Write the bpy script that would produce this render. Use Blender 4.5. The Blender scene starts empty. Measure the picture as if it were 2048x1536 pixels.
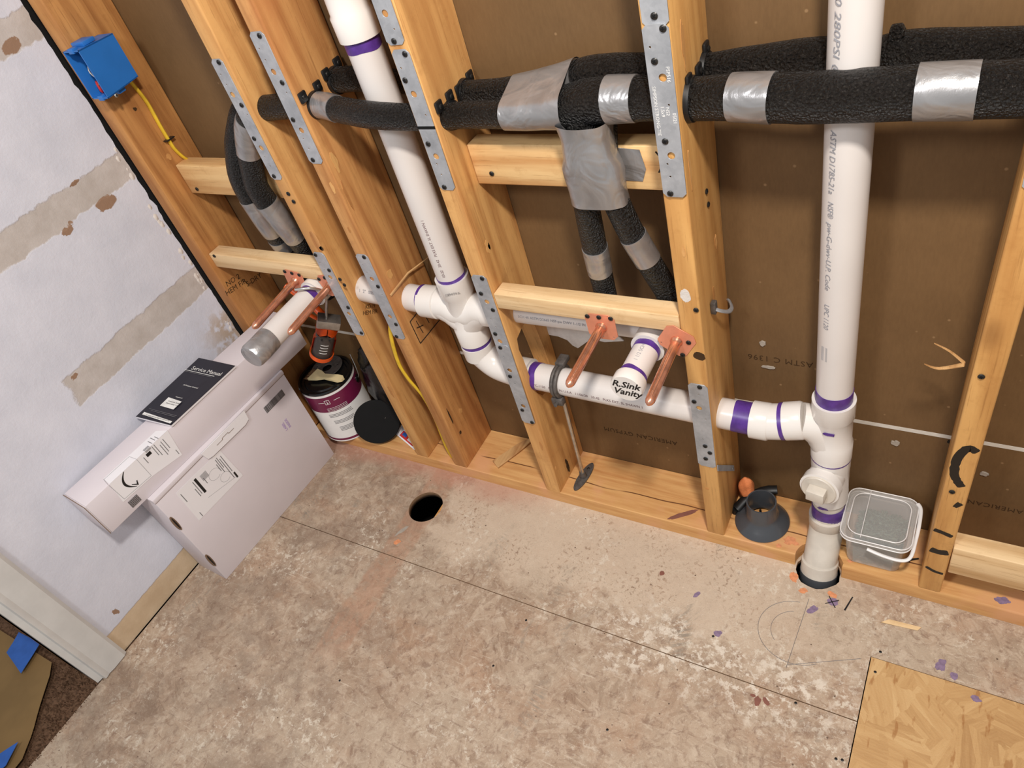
import bpy, bmesh, math, random
from mathutils import Vector, Matrix, noise as mnoise
random.seed(7)
sc = bpy.context.scene
COL = sc.collection

# ------------------------------------------------------------------ camera
cam_d = bpy.data.cameras.new('camera')
cam = bpy.data.objects.new('camera', cam_d)
COL.objects.link(cam)
cam_d.sensor_width = 36.0
cam_d.sensor_fit = 'HORIZONTAL'
cam_d.lens = 36.0 * 1498.2 / 2048.0
cam_d.clip_start = 0.02
_r = ((0.85492, 0.16260, -0.49261), (0.45484, -0.69159, 0.56109), (-0.24946, -0.70375, -0.66522))
cam.matrix_world = Matrix(((_r[0][0], -_r[0][1], -_r[0][2], 0.0),
                           (_r[1][0], -_r[1][1], -_r[1][2], -0.907),
                           (_r[2][0], -_r[2][1], -_r[2][2], 1.48923),
                           (0, 0, 0, 1)))
sc.camera = cam

# ------------------------------------------------------------------ light
world = bpy.data.worlds.new('world')
sc.world = world
world.use_nodes = True
bg = world.node_tree.nodes['Background']
bg.inputs[0].default_value = (0.90, 0.95, 1.0, 1)
bg.inputs[1].default_value = 0.36

def area(name, loc, target, size, power, color):
    d = bpy.data.lights.new(name, 'AREA')
    d.shape = 'DISK'
    d.size = size
    d.energy = power
    d.color = color
    o = bpy.data.objects.new(name, d)
    COL.objects.link(o)
    o.location = loc
    o.rotation_euler = (Vector(target) - Vector(loc)).to_track_quat('-Z', 'Y').to_euler()
    return o
area('ceiling_lamp', (0.15, -0.85, 2.35), (-0.55, 0.0, 0.5), 0.16, 33.0, (1.0, 0.935, 0.855))
area('bounce_fill', (-0.75, -1.7, 2.35), (-0.8, -0.4, 0.4), 0.35, 16.0, (0.97, 0.97, 1.0))  # added wide fill standing in for ceiling bounce, no fixture of its own

sc.view_settings.view_transform = 'Standard'
sc.view_settings.look = 'None'
sc.view_settings.gamma = 1.0
sc.view_settings.use_curve_mapping = False
sc.view_settings.exposure = 0.24

# ------------------------------------------------------------------ material toolkit
def S(r, g, b):
    f = lambda c: (c / 255 / 12.92) if c / 255 <= 0.04045 else ((c / 255 + 0.055) / 1.055) ** 2.4
    return (f(r), f(g), f(b), 1.0)

class G:
    def __init__(self, name):
        self.m = bpy.data.materials.new(name)
        self.m.use_nodes = True
        self.t = self.m.node_tree
        self.b = self.t.nodes['Principled BSDF']
    def n(self, typ): return self.t.nodes.new(typ)
    def put(self, sock, v):
        if isinstance(v, bpy.types.NodeSocket): self.t.links.new(v, sock)
        else: sock.default_value = v
    def pos(self): return self.n('ShaderNodeNewGeometry').outputs['Position']
    def obj(self): return self.n('ShaderNodeTexCoord').outputs['Object']
    def rnd(self): return self.n('ShaderNodeObjectInfo').outputs['Random']
    def math(self, op, a, b=0.0, c=None, clamp=False):
        k = self.n('ShaderNodeMath'); k.operation = op; k.use_clamp = clamp
        self.put(k.inputs[0], a); self.put(k.inputs[1], b)
        if c is not None: self.put(k.inputs[2], c)
        return k.outputs[0]
    def vmath(self, op, a, b):
        k = self.n('ShaderNodeVectorMath'); k.operation = op
        self.put(k.inputs[0], a); self.put(k.inputs[1], b)
        return k.outputs[0]
    def map(self, v, loc=(0, 0, 0), rot=(0, 0, 0), scale=(1, 1, 1)):
        k = self.n('ShaderNodeMapping'); self.put(k.inputs[0], v)
        self.put(k.inputs[1], loc); self.put(k.inputs[2], rot); self.put(k.inputs[3], scale)
        return k.outputs[0]
    def sep(self, v):
        k = self.n('ShaderNodeSeparateXYZ'); self.put(k.inputs[0], v)
        return k.outputs[0], k.outputs[1], k.outputs[2]
    def comb(self, x, y, z):
        k = self.n('ShaderNodeCombineXYZ')
        self.put(k.inputs[0], x); self.put(k.inputs[1], y); self.put(k.inputs[2], z)
        return k.outputs[0]
    def noise(self, v, scale, detail=4.0, rough=0.55, dist=0.0):
        k = self.n('ShaderNodeTexNoise'); self.put(k.inputs['Vector'], v)
        k.inputs['Scale'].default_value = scale; k.inputs['Detail'].default_value = detail
        k.inputs['Roughness'].default_value = rough; k.inputs['Distortion'].default_value = dist
        return k.outputs['Fac']
    def voro(self, v, scale, rnd=1.0, feature='F1'):
        k = self.n('ShaderNodeTexVoronoi'); self.put(k.inputs['Vector'], v)
        k.feature = feature
        k.inputs['Scale'].default_value = scale; k.inputs['Randomness'].default_value = rnd
        return k.outputs['Distance'], k.outputs.get('Color')
    def step(self, x, lo, hi):
        k = self.n('ShaderNodeMapRange'); k.interpolation_type = 'SMOOTHSTEP'
        self.put(k.inputs[0], x); k.inputs[1].default_value = lo; k.inputs[2].default_value = hi
        return k.outputs[0]
    def mix(self, fac, a, b, blend='MIX'):
        k = self.n('ShaderNodeMix'); k.data_type = 'RGBA'; k.blend_type = blend
        self.put(k.inputs[0], fac); self.put(k.inputs[6], a); self.put(k.inputs[7], b)
        return k.outputs[2]
    def ramp(self, fac, stops):
        k = self.n('ShaderNodeValToRGB'); self.put(k.inputs[0], fac)
        e = k.color_ramp.elements
        while len(e) < len(stops): e.new(0.5)
        for i, (p, c) in enumerate(stops): e[i].position = p; e[i].color = c
        return k.outputs[0]
    def bump(self, h, strength=0.3, dist=0.002):
        k = self.n('ShaderNodeBump'); self.put(k.inputs['Height'], h)
        k.inputs['Strength'].default_value = strength; k.inputs['Distance'].default_value = dist
        return k.outputs[0]
    def out(self, color, rough=0.5, metal=0.0, normal=None, spec=0.5, **kw):
        self.put(self.b.inputs['Base Color'], color); self.put(self.b.inputs['Roughness'], rough)
        self.put(self.b.inputs['Metallic'], metal); self.put(self.b.inputs['Specular IOR Level'], spec)
        if normal is not None: self.put(self.b.inputs['Normal'], normal)
        for k_, v in kw.items(): self.put(self.b.inputs[k_.replace('_', ' ')], v)
        return self.m

def plain(name, c, rough=0.5, metal=0.0, spec=0.5, var=0.08, scale=40, bump=0.0):
    g = G(name); p = g.obj(); n = g.noise(p, scale, 4)
    dark = tuple(x * (1 - var * 2) for x in c[:3]) + (1,)
    col = g.mix(g.step(n, 0.3, 0.65), dark, c)
    nm = g.bump(g.noise(p, scale * 6, 3), bump, 0.001) if bump else None
    return g.out(col, rough, metal, nm, spec)

def wood(name, light, dark, axis='Z', blotch=None, rough=0.55, knots=0.5, fine=1.0):
    g = G(name); p = g.obj(); r = g.rnd()
    off = g.math('MULTIPLY', r, 37.0)
    p = g.vmath('ADD', p, g.comb(off, g.math('MULTIPLY', r, 11.0), g.math('MULTIPLY', r, 23.0)))
    sc_ = {'Z': (1, 1, 0.07), 'X': (0.07, 1, 1), 'Y': (1, 0.07, 1)}[axis]
    q = g.map(p, scale=sc_)
    a = g.noise(q, 30 * fine, 3, 0.5, 1.2)
    b = g.noise(q, 160 * fine, 3, 0.6)
    w = g.n('ShaderNodeTexWave'); w.wave_type = 'BANDS'; w.bands_direction = 'DIAGONAL'
    g.put(w.inputs['Vector'], q); w.inputs['Scale'].default_value = 14 * fine
    w.inputs['Distortion'].default_value = 6.0; w.inputs['Detail'].default_value = 2
    v = g.math('ADD', g.math('MULTIPLY', a, 0.55), g.math('MULTIPLY', w.outputs['Fac'], 0.22))
    v = g.math('ADD', v, g.math('MULTIPLY', b, 0.28))
    col = g.ramp(v, [(0.28, dark), (0.62, light)])
    big = g.noise(g.map(p, scale=tuple(0.35 if s < 1 else 1 for s in sc_)), 7, 3, 0.6)
    fl = g.noise(g.map(p, scale=tuple(0.035 if s < 1 else 1 for s in sc_)), 260, 4, 0.7)
    col = g.mix(g.math('MULTIPLY', g.step(fl, 0.56, 0.68), 0.45), col, (dark[0] * 0.6, dark[1] * 0.55, dark[2] * 0.5, 1))
    if blotch: col = g.mix(g.math('MULTIPLY', g.step(big, 0.45, 0.72), 0.85), col, blotch)
    nb = g.noise(p, 26, 6, 0.7)
    col = g.mix(g.math('MULTIPLY', g.step(nb, 0.52, 0.75), 0.35), col, (dark[0] * 0.8, dark[1] * 0.75, dark[2] * 0.7, 1))
    kd, _ = g.voro(g.map(p, scale=tuple(0.45 if s < 1 else 1 for s in sc_)), 6.5)
    km = g.math('MULTIPLY', g.math('SUBTRACT', 1.0, g.step(kd, 0.05, 0.14)), knots)
    col = g.mix(km, col, (dark[0] * 0.35, dark[1] * 0.28, dark[2] * 0.25, 1))
    nm = g.bump(g.math('ADD', v, g.noise(p, 60, 4)), 0.25, 0.0015)
    return g.out(col, rough, 0.0, nm, 0.35)

M = {}
M['stud'] = wood('stud_lumber', S(222, 170, 106), S(182, 126, 72), 'Z', S(198, 142, 84))
M['stud_dark'] = wood('stud_lumber_dark', S(196, 140, 82), S(152, 98, 52), 'Z', S(170, 112, 62))  # darker corner-stud wood; its dark tone also carries shade below the blocks
M['stud2'] = wood('stud_lumber_reddish', S(212, 156, 96), S(166, 108, 60), 'Z', S(190, 124, 74))
M['stud4'] = wood('stud_lumber_honey', S(226, 174, 106), S(188, 132, 72), 'Z', S(206, 150, 86))
M['pine'] = wood('fresh_pine', S(230, 198, 152), S(202, 162, 112), 'X', None, 0.5, 0.15)
M['pine_streak'] = wood('streaked_pine', S(230, 192, 136), S(190, 134, 78), 'X', None, 0.5, 0.1, 0.55)
M['splint'] = wood('split_wood', S(206, 164, 112), S(160, 112, 68), 'Y')

def sill_mat():
    g = G('sill_lumber'); P = g.pos(); x, y, z = g.sep(P)
    q = g.map(P, scale=(0.08, 1, 1))
    a = g.noise(q, 34, 3, 0.5, 1.0); b = g.noise(q, 170, 3, 0.6)
    v = g.math('ADD', g.math('MULTIPLY', a, 0.65), g.math('MULTIPLY', b, 0.4))
    col = g.ramp(v, [(0.3, S(186, 128, 74)), (0.7, S(222, 174, 114))])
    col = g.mix(g.step(g.noise(P, 9, 3), 0.5, 0.7), col, S(214, 158, 112))
    yy = g.math('ADD', y, g.math('MULTIPLY', g.math('SUBTRACT', g.noise(g.map(P, scale=(0.4, 0, 0)), 9, 2), 0.5), 0.03))
    crack = g.math('MULTIPLY', g.math('SUBTRACT', 1.0, g.step(g.math('ABSOLUTE', g.math('SUBTRACT', yy, 0.052)), 0.0006, 0.0022)),
                   g.step(g.noise(g.map(P, scale=(1, 0, 0)), 5, 2), 0.42, 0.5))
    col = g.mix(crack, col, S(96, 56, 30))
    nm = g.bump(v, 0.2, 0.0015)
    return g.out(col, 0.6, 0, nm, 0.3)
M['sill'] = sill_mat()

def gypsum_mat():
    g = G('brown_gypsum_paper'); P = g.pos()
    n = g.noise(P, 5, 5, 0.6); f = g.noise(g.map(P, scale=(1, 1, 0.25)), 260, 3, 0.6)
    col = g.ramp(g.math('ADD', g.math('MULTIPLY', n, 0.7), g.math('MULTIPLY', f, 0.3)), [(0.3, S(100, 74, 45)), (0.7, S(119, 90, 57))])
    d, _ = g.voro(P, 22)
    col = g.mix(g.math('SUBTRACT', 1.0, g.step(d, 0.03, 0.07)), col, S(142, 112, 78))
    return g.out(col, 0.62, 0, g.bump(f, 0.12, 0.001), 0.4)
M['gypsum'] = gypsum_mat()
M['core'] = plain('gypsum_core_white', S(214, 208, 198), 0.8, 0, 0.2, 0.05, 60, 0.2)
M['print'] = plain('brown_print_ink', S(70, 50, 30), 0.8, 0, 0.2)

def leftwall_mat():
    g = G('painted_scraped_drywall'); P = g.pos(); x, y, z = g.sep(P)
    wob = g.math('SUBTRACT', g.noise(P, 16, 5, 0.65), 0.5)
    wob2 = g.math('SUBTRACT', g.noise(g.map(P, loc=(3, 5, 2)), 55, 4, 0.6), 0.5)
    zz = g.math('ADD', z, g.math('ADD', g.math('MULTIPLY', wob, 0.022), g.math('MULTIPLY', wob2, 0.012)))
    yy = g.math('ADD', y, g.math('ADD', g.math('MULTIPLY', wob2, 0.03), g.math('MULTIPLY', wob, 0.04)))
    def band(lo, hi, ylo, soft=0.0025):
        m = g.math('MULTIPLY', g.step(zz, lo - soft, lo + soft), g.math('SUBTRACT', 1.0, g.step(zz, hi - soft, hi + soft)))
        return g.math('MULTIPLY', m, g.step(yy, ylo - 0.006, ylo + 0.006))
    bands = g.math('MAXIMUM', g.math('MAXIMUM', band(0.898, 0.962, -3), band(0.573, 0.643, -0.43)), band(1.212, 1.272, -3))
    base = g.math('SUBTRACT', 1.0, g.step(g.math('ADD', z, g.math('MULTIPLY', wob2, 0.008)), 0.071, 0.075))
    white = g.ramp(g.noise(P, 9, 5), [(0.3, S(202, 203, 213)), (0.7, S(216, 216, 225))])
    tan = g.ramp(g.noise(P, 22, 5), [(0.3, S(182, 173, 166)), (0.7, S(200, 192, 187))])
    col = g.mix(bands, white, tan)
    scuff = g.math('MULTIPLY', g.math('MULTIPLY', g.step(yy, -0.13, -0.04), g.math('SUBTRACT', 1.0, g.step(zz, 0.47, 0.54))), g.step(g.noise(P, 40, 5), 0.38, 0.55))
    col = g.mix(g.math('MULTIPLY', scuff, 0.85), col, S(182, 160, 136))
    col = g.mix(base, col, g.ramp(g.noise(P, 14, 4), [(0.3, S(192, 168, 138)), (0.7, S(212, 190, 160))]))
    def spot(cy, cz, ry, rz):
        a = g.math('DIVIDE', g.math('SUBTRACT', yy, cy), ry); b = g.math('DIVIDE', g.math('SUBTRACT', zz, cz), rz)
        d = g.math('SQRT', g.math('ADD', g.math('MULTIPLY', a, a), g.math('MULTIPLY', b, b)))
        return g.math('SUBTRACT', 1.0, g.step(d, 0.9, 1.05))
    ch = spot(-0.105, 0.888, 0.032, 0.014)
    for a in ((-0.205, 0.893, 0.013, 0.009), (-0.128, 0.963, 0.012, 0.004), (-0.075, 1.225, 0.02, 0.012), (-0.70, 0.105, 0.009, 0.012), (-0.405, 0.632, 0.008, 0.006)):
        ch = g.math('MAXIMUM', ch, spot(*a))
    col = g.mix(ch, col, S(150, 120, 98))
    tex = g.noise(P, 190, 3, 0.6); tex2 = g.noise(P, 60, 3, 0.6)
    h = g.math('ADD', g.math('MULTIPLY', tex, 0.5), tex2)
    h = g.math('SUBTRACT', h, g.math('MULTIPLY', g.math('MAXIMUM', bands, base), 1.4))
    return g.out(col, 0.7, 0, g.bump(h, 0.45, 0.0015), 0.25)
M['leftwall'] = leftwall_mat()
M['trimwhite'] = plain('trim_paint', S(206, 204, 200), 0.4, 0, 0.4, 0.04, 18)

def osb_mat(name, clean):
    g = G(name); P = g.pos(); x, y, z = g.sep(P)
    flat = g.comb(x, y, 0.0)
    wob = g.vmath('ADD', flat, g.comb(g.math('MULTIPLY', g.noise(flat, 30, 3), 0.03), g.math('MULTIPLY', g.noise(g.map(flat, loc=(4, 1, 0)), 30, 3), 0.03), 0.0))
    _, cc = g.voro(wob, 15)
    ang = g.math('MULTIPLY', g.sep(cc)[0], 3.14)
    k = g.n('ShaderNodeVectorRotate'); k.rotation_type = 'Z_AXIS'
    g.put(k.inputs['Vector'], flat); g.put(k.inputs['Angle'], ang)
    st = g.map(k.outputs[0], scale=(0.12, 1, 1))
    grain = g.noise(st, 170, 3, 0.65, 0.5)
    _, sc2 = g.voro(g.map(k.outputs[0], scale=(0.16, 1, 1)), 70)
    strand = g.sep(sc2)[0]
    v = g.math('ADD', g.math('MULTIPLY', grain, 0.6), g.math('MULTIPLY', strand, 0.4))
    cell = g.sep(cc)[1]
    v = g.math('ADD', g.math('MULTIPLY', v, 0.8), g.math('MULTIPLY', cell, 0.2))
    if clean:
        col = g.ramp(v, [(0.15, S(166, 124, 78)), (0.5, S(194, 154, 104)), (0.85, S(210, 174, 124))])
        col = g.mix(g.math('MULTIPLY', g.step(g.noise(g.map(flat, rot=(0, 0, 0.5), scale=(1, 0.3, 1)), 60, 3), 0.6, 0.68), 0.6), col, S(150, 96, 46))
    else:
        col = g.ramp(v, [(0.15, S(134, 109, 88)), (0.5, S(168, 144, 122)), (0.9, S(188, 167, 145))])
        big = g.noise(flat, 3.2, 6, 0.65)
        col = g.mix(g.math('MULTIPLY', g.step(big, 0.40, 0.66), 0.7), col, S(184, 166, 145))
        pink = g.noise(g.map(flat, loc=(7, 2, 0)), 5.5, 6, 0.68)
        col = g.mix(g.math('MULTIPLY', g.step(pink, 0.46, 0.70), 0.6), col, S(166, 130, 103))
        mott = g.noise(g.map(flat, loc=(2, 8, 0)), 38, 6, 0.72, 0.8)
        col = g.mix(g.math('MULTIPLY', g.step(mott, 0.46, 0.66), 0.5), col, S(204, 186, 165))
        col = g.mix(g.math('MULTIPLY', g.step(g.noise(g.map(flat, loc=(5, 3, 0)), 46, 6, 0.75, 0.8), 0.50, 0.66), 0.65), col, S(126, 98, 80))
        for i_, rz_ in enumerate((0.5, -0.35, 1.2, 2.3)):
            scr = g.noise(g.map(flat, loc=(i_ * 3.1, 1, 0), rot=(0, 0, rz_), scale=(0.06, 1, 1)), 150, 4, 0.7)
            col = g.mix(g.math('MULTIPLY', g.step(scr, 0.63, 0.70), 0.5), col, S(214, 198, 178) if i_ % 2 else S(118, 92, 74))
        dk = g.math('MULTIPLY', g.math('SUBTRACT', 1.0, g.step(x, -1.15, -0.8)), g.step(g.noise(g.map(flat, loc=(1, 6, 0)), 9, 6, 0.7), 0.42, 0.62))
        col = g.mix(g.math('MULTIPLY', dk, 0.5), col, S(128, 108, 92))
        # cream skim left along the wall, with little pits
        wv = g.math('SUBTRACT', g.noise(flat, 12, 5, 0.65), 0.5)
        edge = g.math('ADD', y, g.math('MULTIPLY', wv, 0.28))
        xs = g.math('ADD', x, g.math('MULTIPLY', wv, 0.3))
        skim = g.math('MULTIPLY', g.step(edge, -0.26, -0.17), g.math('MULTIPLY', g.step(xs, -1.09, -1.04), g.math('SUBTRACT', 1.0, g.step(xs, -0.3, 0.05))))
        pits = g.step(g.noise(flat, 120, 3, 0.55, 0.6), 0.56, 0.62)
        pitarea = g.step(g.noise(flat, 7, 3), 0.4, 0.6)
        skim = g.math('MULTIPLY', skim, g.math('SUBTRACT', 1.0, g.math('MULTIPLY', pits, pitarea)))
        col = g.mix(g.math('MULTIPLY', skim, 0.75), col, S(204, 184, 162))
        # white plaster chips
        wmask = g.math('MULTIPLY', g.step(g.noise(g.map(flat, loc=(0, 4, 3)), 62, 6, 0.78, 0.4), 0.52, 0.60), g.step(g.noise(g.map(flat, loc=(1, 9, 0)), 6, 4, 0.6), 0.48, 0.64))
        col = g.mix(g.math('MULTIPLY', wmask, 0.75), col, S(216, 204, 186))
        # grey thinset smears
        gm = g.math('MULTIPLY', g.step(g.noise(g.map(flat, loc=(2, 4, 0), rot=(0, 0, 0.4), scale=(1, 0.4, 1)), 7, 5, 0.65), 0.56, 0.7), g.step(grain, 0.42, 0.6))
        col = g.mix(g.math('MULTIPLY', gm, 0.7), col, S(132, 124, 112))
        spk = g.noise(g.map(flat, loc=(9, 9, 0)), 330, 3, 0.7)
        col = g.mix(g.math('MULTIPLY', g.step(spk, 0.60, 0.68), 0.45), col, S(112, 90, 74))
        col = g.mix(g.math('MULTIPLY', g.step(g.noise(g.map(flat, loc=(6, 1, 0)), 260, 4, 0.75), 0.60, 0.66), 0.55), col, S(222, 210, 194))
        # heavier white skim beside the long joint on the right
        wz = g.math('MULTIPLY', g.math('MULTIPLY', g.step(xs, -0.62, -0.5), g.math('SUBTRACT', 1.0, g.step(xs, -0.12, -0.02))), g.math('MULTIPLY', g.step(edge, -0.38, -0.30), g.math('SUBTRACT', 1.0, g.step(edge, -0.25, -0.17))))
        wz = g.math('MULTIPLY', wz, g.step(g.noise(g.map(flat, loc=(3, 3, 0)), 44, 6, 0.75), 0.50, 0.58))
        col = g.mix(g.math('MULTIPLY', wz, 0.8), col, S(222, 210, 194))
        # scraped strip running out from the hole
        sx = g.math('ADD', x, g.math('MULTIPLY', wv, 0.03))
        sm = g.math('MULTIPLY', g.math('MULTIPLY', g.step(sx, -1.165, -1.155), g.math('SUBTRACT', 1.0, g.step(sx, -1.085, -1.075))), g.step(y, -0.62, -0.5))
        col = g.mix(g.math('MULTIPLY', sm, g.math('MULTIPLY', g.step(mott, 0.3, 0.6), 0.55)), col, g.mix(grain, S(158, 112, 86), S(186, 144, 116)))
        # reddish dust beside the sill plate
        rd = g.math('MULTIPLY', g.step(g.math('ADD', y, g.math('MULTIPLY', wv, 0.1)), -0.07, -0.01), g.math('SUBTRACT', 1.0, g.step(x, -0.95, -0.75)))
        col = g.mix(g.math('MULTIPLY', rd, 0.6), col, S(178, 128, 108))
        dots = g.voro(flat, 26)[0]
        col = g.mix(g.math('SUBTRACT', 1.0, g.step(dots, 0.035, 0.055)), col, S(104, 84, 70))
    h = g.math('ADD', v, g.noise(flat, 300, 3))
    return g.out(col, 0.62 if not clean else 0.5, 0, g.bump(h, 0.35, 0.0012), 0.35)
M['osb'] = osb_mat('soiled_strand_board', False)
M['osb_clean'] = osb_mat('clean_strand_board', True)
M['edge'] = plain('board_edge', S(112, 84, 58), 0.9)
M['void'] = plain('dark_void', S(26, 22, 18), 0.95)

M['pvc'] = plain('white_pvc', S(218, 211, 206), 0.28, 0, 0.5, 0.02, 9)
M['pvc_fit'] = plain('white_pvc_fitting', S(226, 220, 214), 0.22, 0, 0.5, 0.015, 9)
M['pvc_old'] = plain('aged_pvc', S(212, 203, 190), 0.35, 0, 0.5, 0.06, 30)
M['primer'] = plain('purple_primer', S(88, 52, 140), 0.35, 0, 0.5, 0.15, 60)
M['inkgrey'] = plain('grey_ink', S(150, 150, 156), 0.5)
M['inkred'] = plain('dark_red_ink', S(104, 66, 70), 0.5)
M['black'] = plain('black_ink', S(18, 17, 18), 0.5)

def foam_mat():
    g = G('black_foam'); p = g.pos()
    a = g.noise(p, 330, 3, 0.75); d, _ = g.voro(p, 260)
    h = g.math('ADD', a, d)
    col = g.ramp(a, [(0.40, S(10, 9, 9)), (0.60, S(24, 22, 20)), (0.76, S(82, 76, 70))])
    return g.out(col, 0.34, 0, g.bump(h, 1.0, 0.006), 0.5)
M['foam'] = foam_mat()

def tape_mat():
    g = G('silver_duct_tape'); p = g.pos()
    w = g.noise(p, 17, 2, 0.5, 1.6); f = g.noise(g.map(p, scale=(1, 1, 0.15)), 500, 2)
    h = g.math('ADD', g.math('MULTIPLY', w, 1.6), g.math('MULTIPLY', f, 0.08))
    col = g.ramp(w, [(0.3, S(150, 148, 148)), (0.7, S(172, 170, 170))])
    return g.out(col, 0.3, 0.6, g.bump(h, 0.4, 0.006), 0.6)
M['tape'] = tape_mat()

def galv_mat():
    g = G('galvanised_steel'); p = g.pos()
    _, c = g.voro(p, 170); v = g.math('ADD', g.math('MULTIPLY', g.sep(c)[0], 0.10), g.math('MULTIPLY', g.noise(p, 24, 4), 0.9))
    col = g.ramp(v, [(0.25, S(152, 155, 160)), (0.7, S(192, 194, 198))])
    return g.out(col, 0.42, 0.4, None, 0.5)
M['galv'] = galv_mat()
M['steel'] = plain('bright_steel', S(186, 184, 180), 0.28, 0.85, 0.5, 0.1, 80)
M['rodsteel'] = plain('zinc_rod', S(196, 192, 184), 0.25, 0.85, 0.5, 0.1, 80)
M['iron'] = plain('grey_cast_iron', S(104, 98, 94), 0.55, 0.4, 0.5, 0.2, 90, 0.6)
M['darksteel'] = plain('dark_screw_steel', S(62, 60, 58), 0.35, 0.7, 0.5, 0.1)
M['copper'] = plain('bright_copper', S(238, 170, 138), 0.26, 0.85, 0.5, 0.14, 60)
M['copperflange'] = plain('coppered_plate', S(236, 156, 124), 0.42, 0.45, 0.5, 0.06, 40)
M['blackpl'] = plain('black_plastic', S(22, 22, 23), 0.45, 0, 0.5, 0.1)
M['blue'] = plain('blue_plastic', S(40, 112, 190), 0.4, 0, 0.5, 0.04, 20)
M['bluedark'] = plain('blue_plastic_inner', S(36, 100, 172), 0.5, 0, 0.4, 0.04, 20)
M['yellow'] = plain('yellow_cable_jacket', S(226, 186, 50), 0.45, 0, 0.4, 0.08, 60)
M['redpl'] = plain('red_plastic', S(200, 50, 48), 0.4)
M['whitewire'] = plain('white_wire', S(222, 216, 206), 0.45)
M['copperwire'] = plain('bare_copper_wire', S(214, 140, 92), 0.35, 0.8)
M['card'] = plain('white_cardboard', S(218, 209, 212), 0.6, 0, 0.3, 0.02, 8)
M['cardtop'] = plain('white_cardboard_top', S(220, 212, 210), 0.6, 0, 0.3, 0.02, 8)
M['cardcore'] = plain('brown_corrugate', S(128, 104, 84), 0.8)
M['paper'] = plain('label_paper', S(236, 233, 235), 0.35, 0, 0.4, 0.01, 8)
M['greyprint'] = plain('grey_print', S(118, 116, 118), 0.6)
M['purpleprint'] = plain('purple_stamp_ink', S(176, 148, 200), 0.6)
M['navy'] = plain('dark_navy_cover', S(34, 32, 42), 0.35, 0, 0.45, 0.05)
M['whiteprint'] = plain('white_print', S(232, 230, 226), 0.5)
M['burgundy'] = plain('burgundy_label', S(112, 28, 66), 0.3, 0, 0.5, 0.05)
M['canwhite'] = plain('can_label_white', S(222, 218, 214), 0.3, 0, 0.5, 0.02)
M['lidblack'] = plain('glossy_black_lid', S(16, 16, 17), 0.18, 0, 0.6, 0.05)
M['cream'] = plain('cream_brush_plastic', S(226, 206, 158), 0.45, 0, 0.4, 0.05)
M['bristle'] = plain('bristle_brown', S(120, 84, 52), 0.7)
M['matblack'] = plain('matt_black', S(14, 14, 15), 0.75, 0, 0.25, 0.1)
M['bag'] = plain('black_bag_film', S(20, 20, 22), 0.28, 0, 0.5, 0.1, 20, 0.8)
M['orange'] = plain('orange_paint', S(236, 92, 24), 0.35, 0, 0.5, 0.06, 30)
M['darklabel'] = plain('dark_grey_label', S(74, 68, 64), 0.45, 0, 0.4, 0.1)
M['greypvc'] = plain('dark_grey_pvc', S(72, 74, 78), 0.22, 0, 0.55, 0.05, 20)
M['orangefoam'] = plain('orange_sealant', S(238, 142, 88), 0.7, 0, 0.3, 0.12, 50, 0.8)
M['carpet'] = plain('brown_carpet', S(116, 88, 68), 0.95, 0, 0.1, 0.25, 160, 1.0)
M['kraft'] = plain('kraft_paper', S(128, 101, 64), 0.75, 0, 0.2, 0.08, 9, 0.15)  # brown set darker to carry the dimmer hallway light
M['bluetape'] = plain('blue_masking_tape', S(48, 92, 168), 0.6, 0, 0.3, 0.08, 30, 0.3)
M['redstain'] = plain('red_stain', S(132, 82, 68), 0.7)
M['purplestain'] = plain('faded_purple_stain', S(140, 118, 144), 0.7, 0, 0.3, 0.15, 120)
M['orangestain'] = plain('orange_stain', S(222, 148, 104), 0.8, 0, 0.3, 0.12, 120)
M['plaster'] = plain('white_plaster', S(222, 214, 206), 0.75, 0, 0.2, 0.06, 50, 0.8)
M['greyplaster'] = plain('grey_joint_mud', S(168, 158, 146), 0.8, 0, 0.2, 0.08, 50, 0.5)
M['screwgreen'] = plain('green_coated_screws', S(96, 112, 98), 0.5, 0.2, 0.4, 0.25, 200)
M['handle'] = plain('white_soft_plastic', S(226, 222, 220), 0.35, 0, 0.4, 0.02)

def clear_mat():
    g = G('cloudy_clear_plastic')
    g.out(S(232, 228, 224), 0.25, 0, None, 0.5)
    t = g.n('ShaderNodeBsdfTransparent'); t.inputs[0].default_value = (0.96, 0.96, 0.95, 1)
    m = g.n('ShaderNodeMixShader')
    lw = g.n('ShaderNodeLayerWeight'); lw.inputs[0].default_value = 0.35
    g.put(m.inputs[0], g.math('MULTIPLY_ADD', lw.outputs['Facing'], 0.42, 0.24))
    g.t.links.new(t.outputs[0], m.inputs[1]); g.t.links.new(g.b.outputs[0], m.inputs[2])
    g.t.links.new(m.outputs[0], g.t.nodes['Material Output'].inputs['Surface'])
    return g.m
M['clear'] = clear_mat()

# ------------------------------------------------------------------ geometry toolkit
ORG = {}
def finish(name, bm, mat, parent=None, smooth=True, angle=38, origin=None):
    bmesh.ops.recalc_face_normals(bm, faces=bm.faces)
    vs = [v.co for v in bm.verts]
    lo = Vector((min(v[i] for v in vs) for i in range(3))); hi = Vector((max(v[i] for v in vs) for i in range(3)))
    c = (lo + hi) / 2
    o_w = Vector(origin) if origin else (Vector((c.x, c.y, lo.z)) if parent is None else c)
    bmesh.ops.translate(bm, verts=bm.verts, vec=-o_w)
    me = bpy.data.meshes.new(name); bm.to_mesh(me); bm.free()
    for m in (mat if isinstance(mat, (list, tuple)) else [mat]): me.materials.append(M[m])
    if smooth:
        me.shade_smooth(); me.set_sharp_from_angle(angle=math.radians(angle))
    o = bpy.data.objects.new(name, me); COL.objects.link(o)
    ORG[o.name] = o_w
    if parent is not None:
        o.parent = parent; o.location = o_w - ORG[parent.name]
    else: o.location = o_w
    return o

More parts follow.
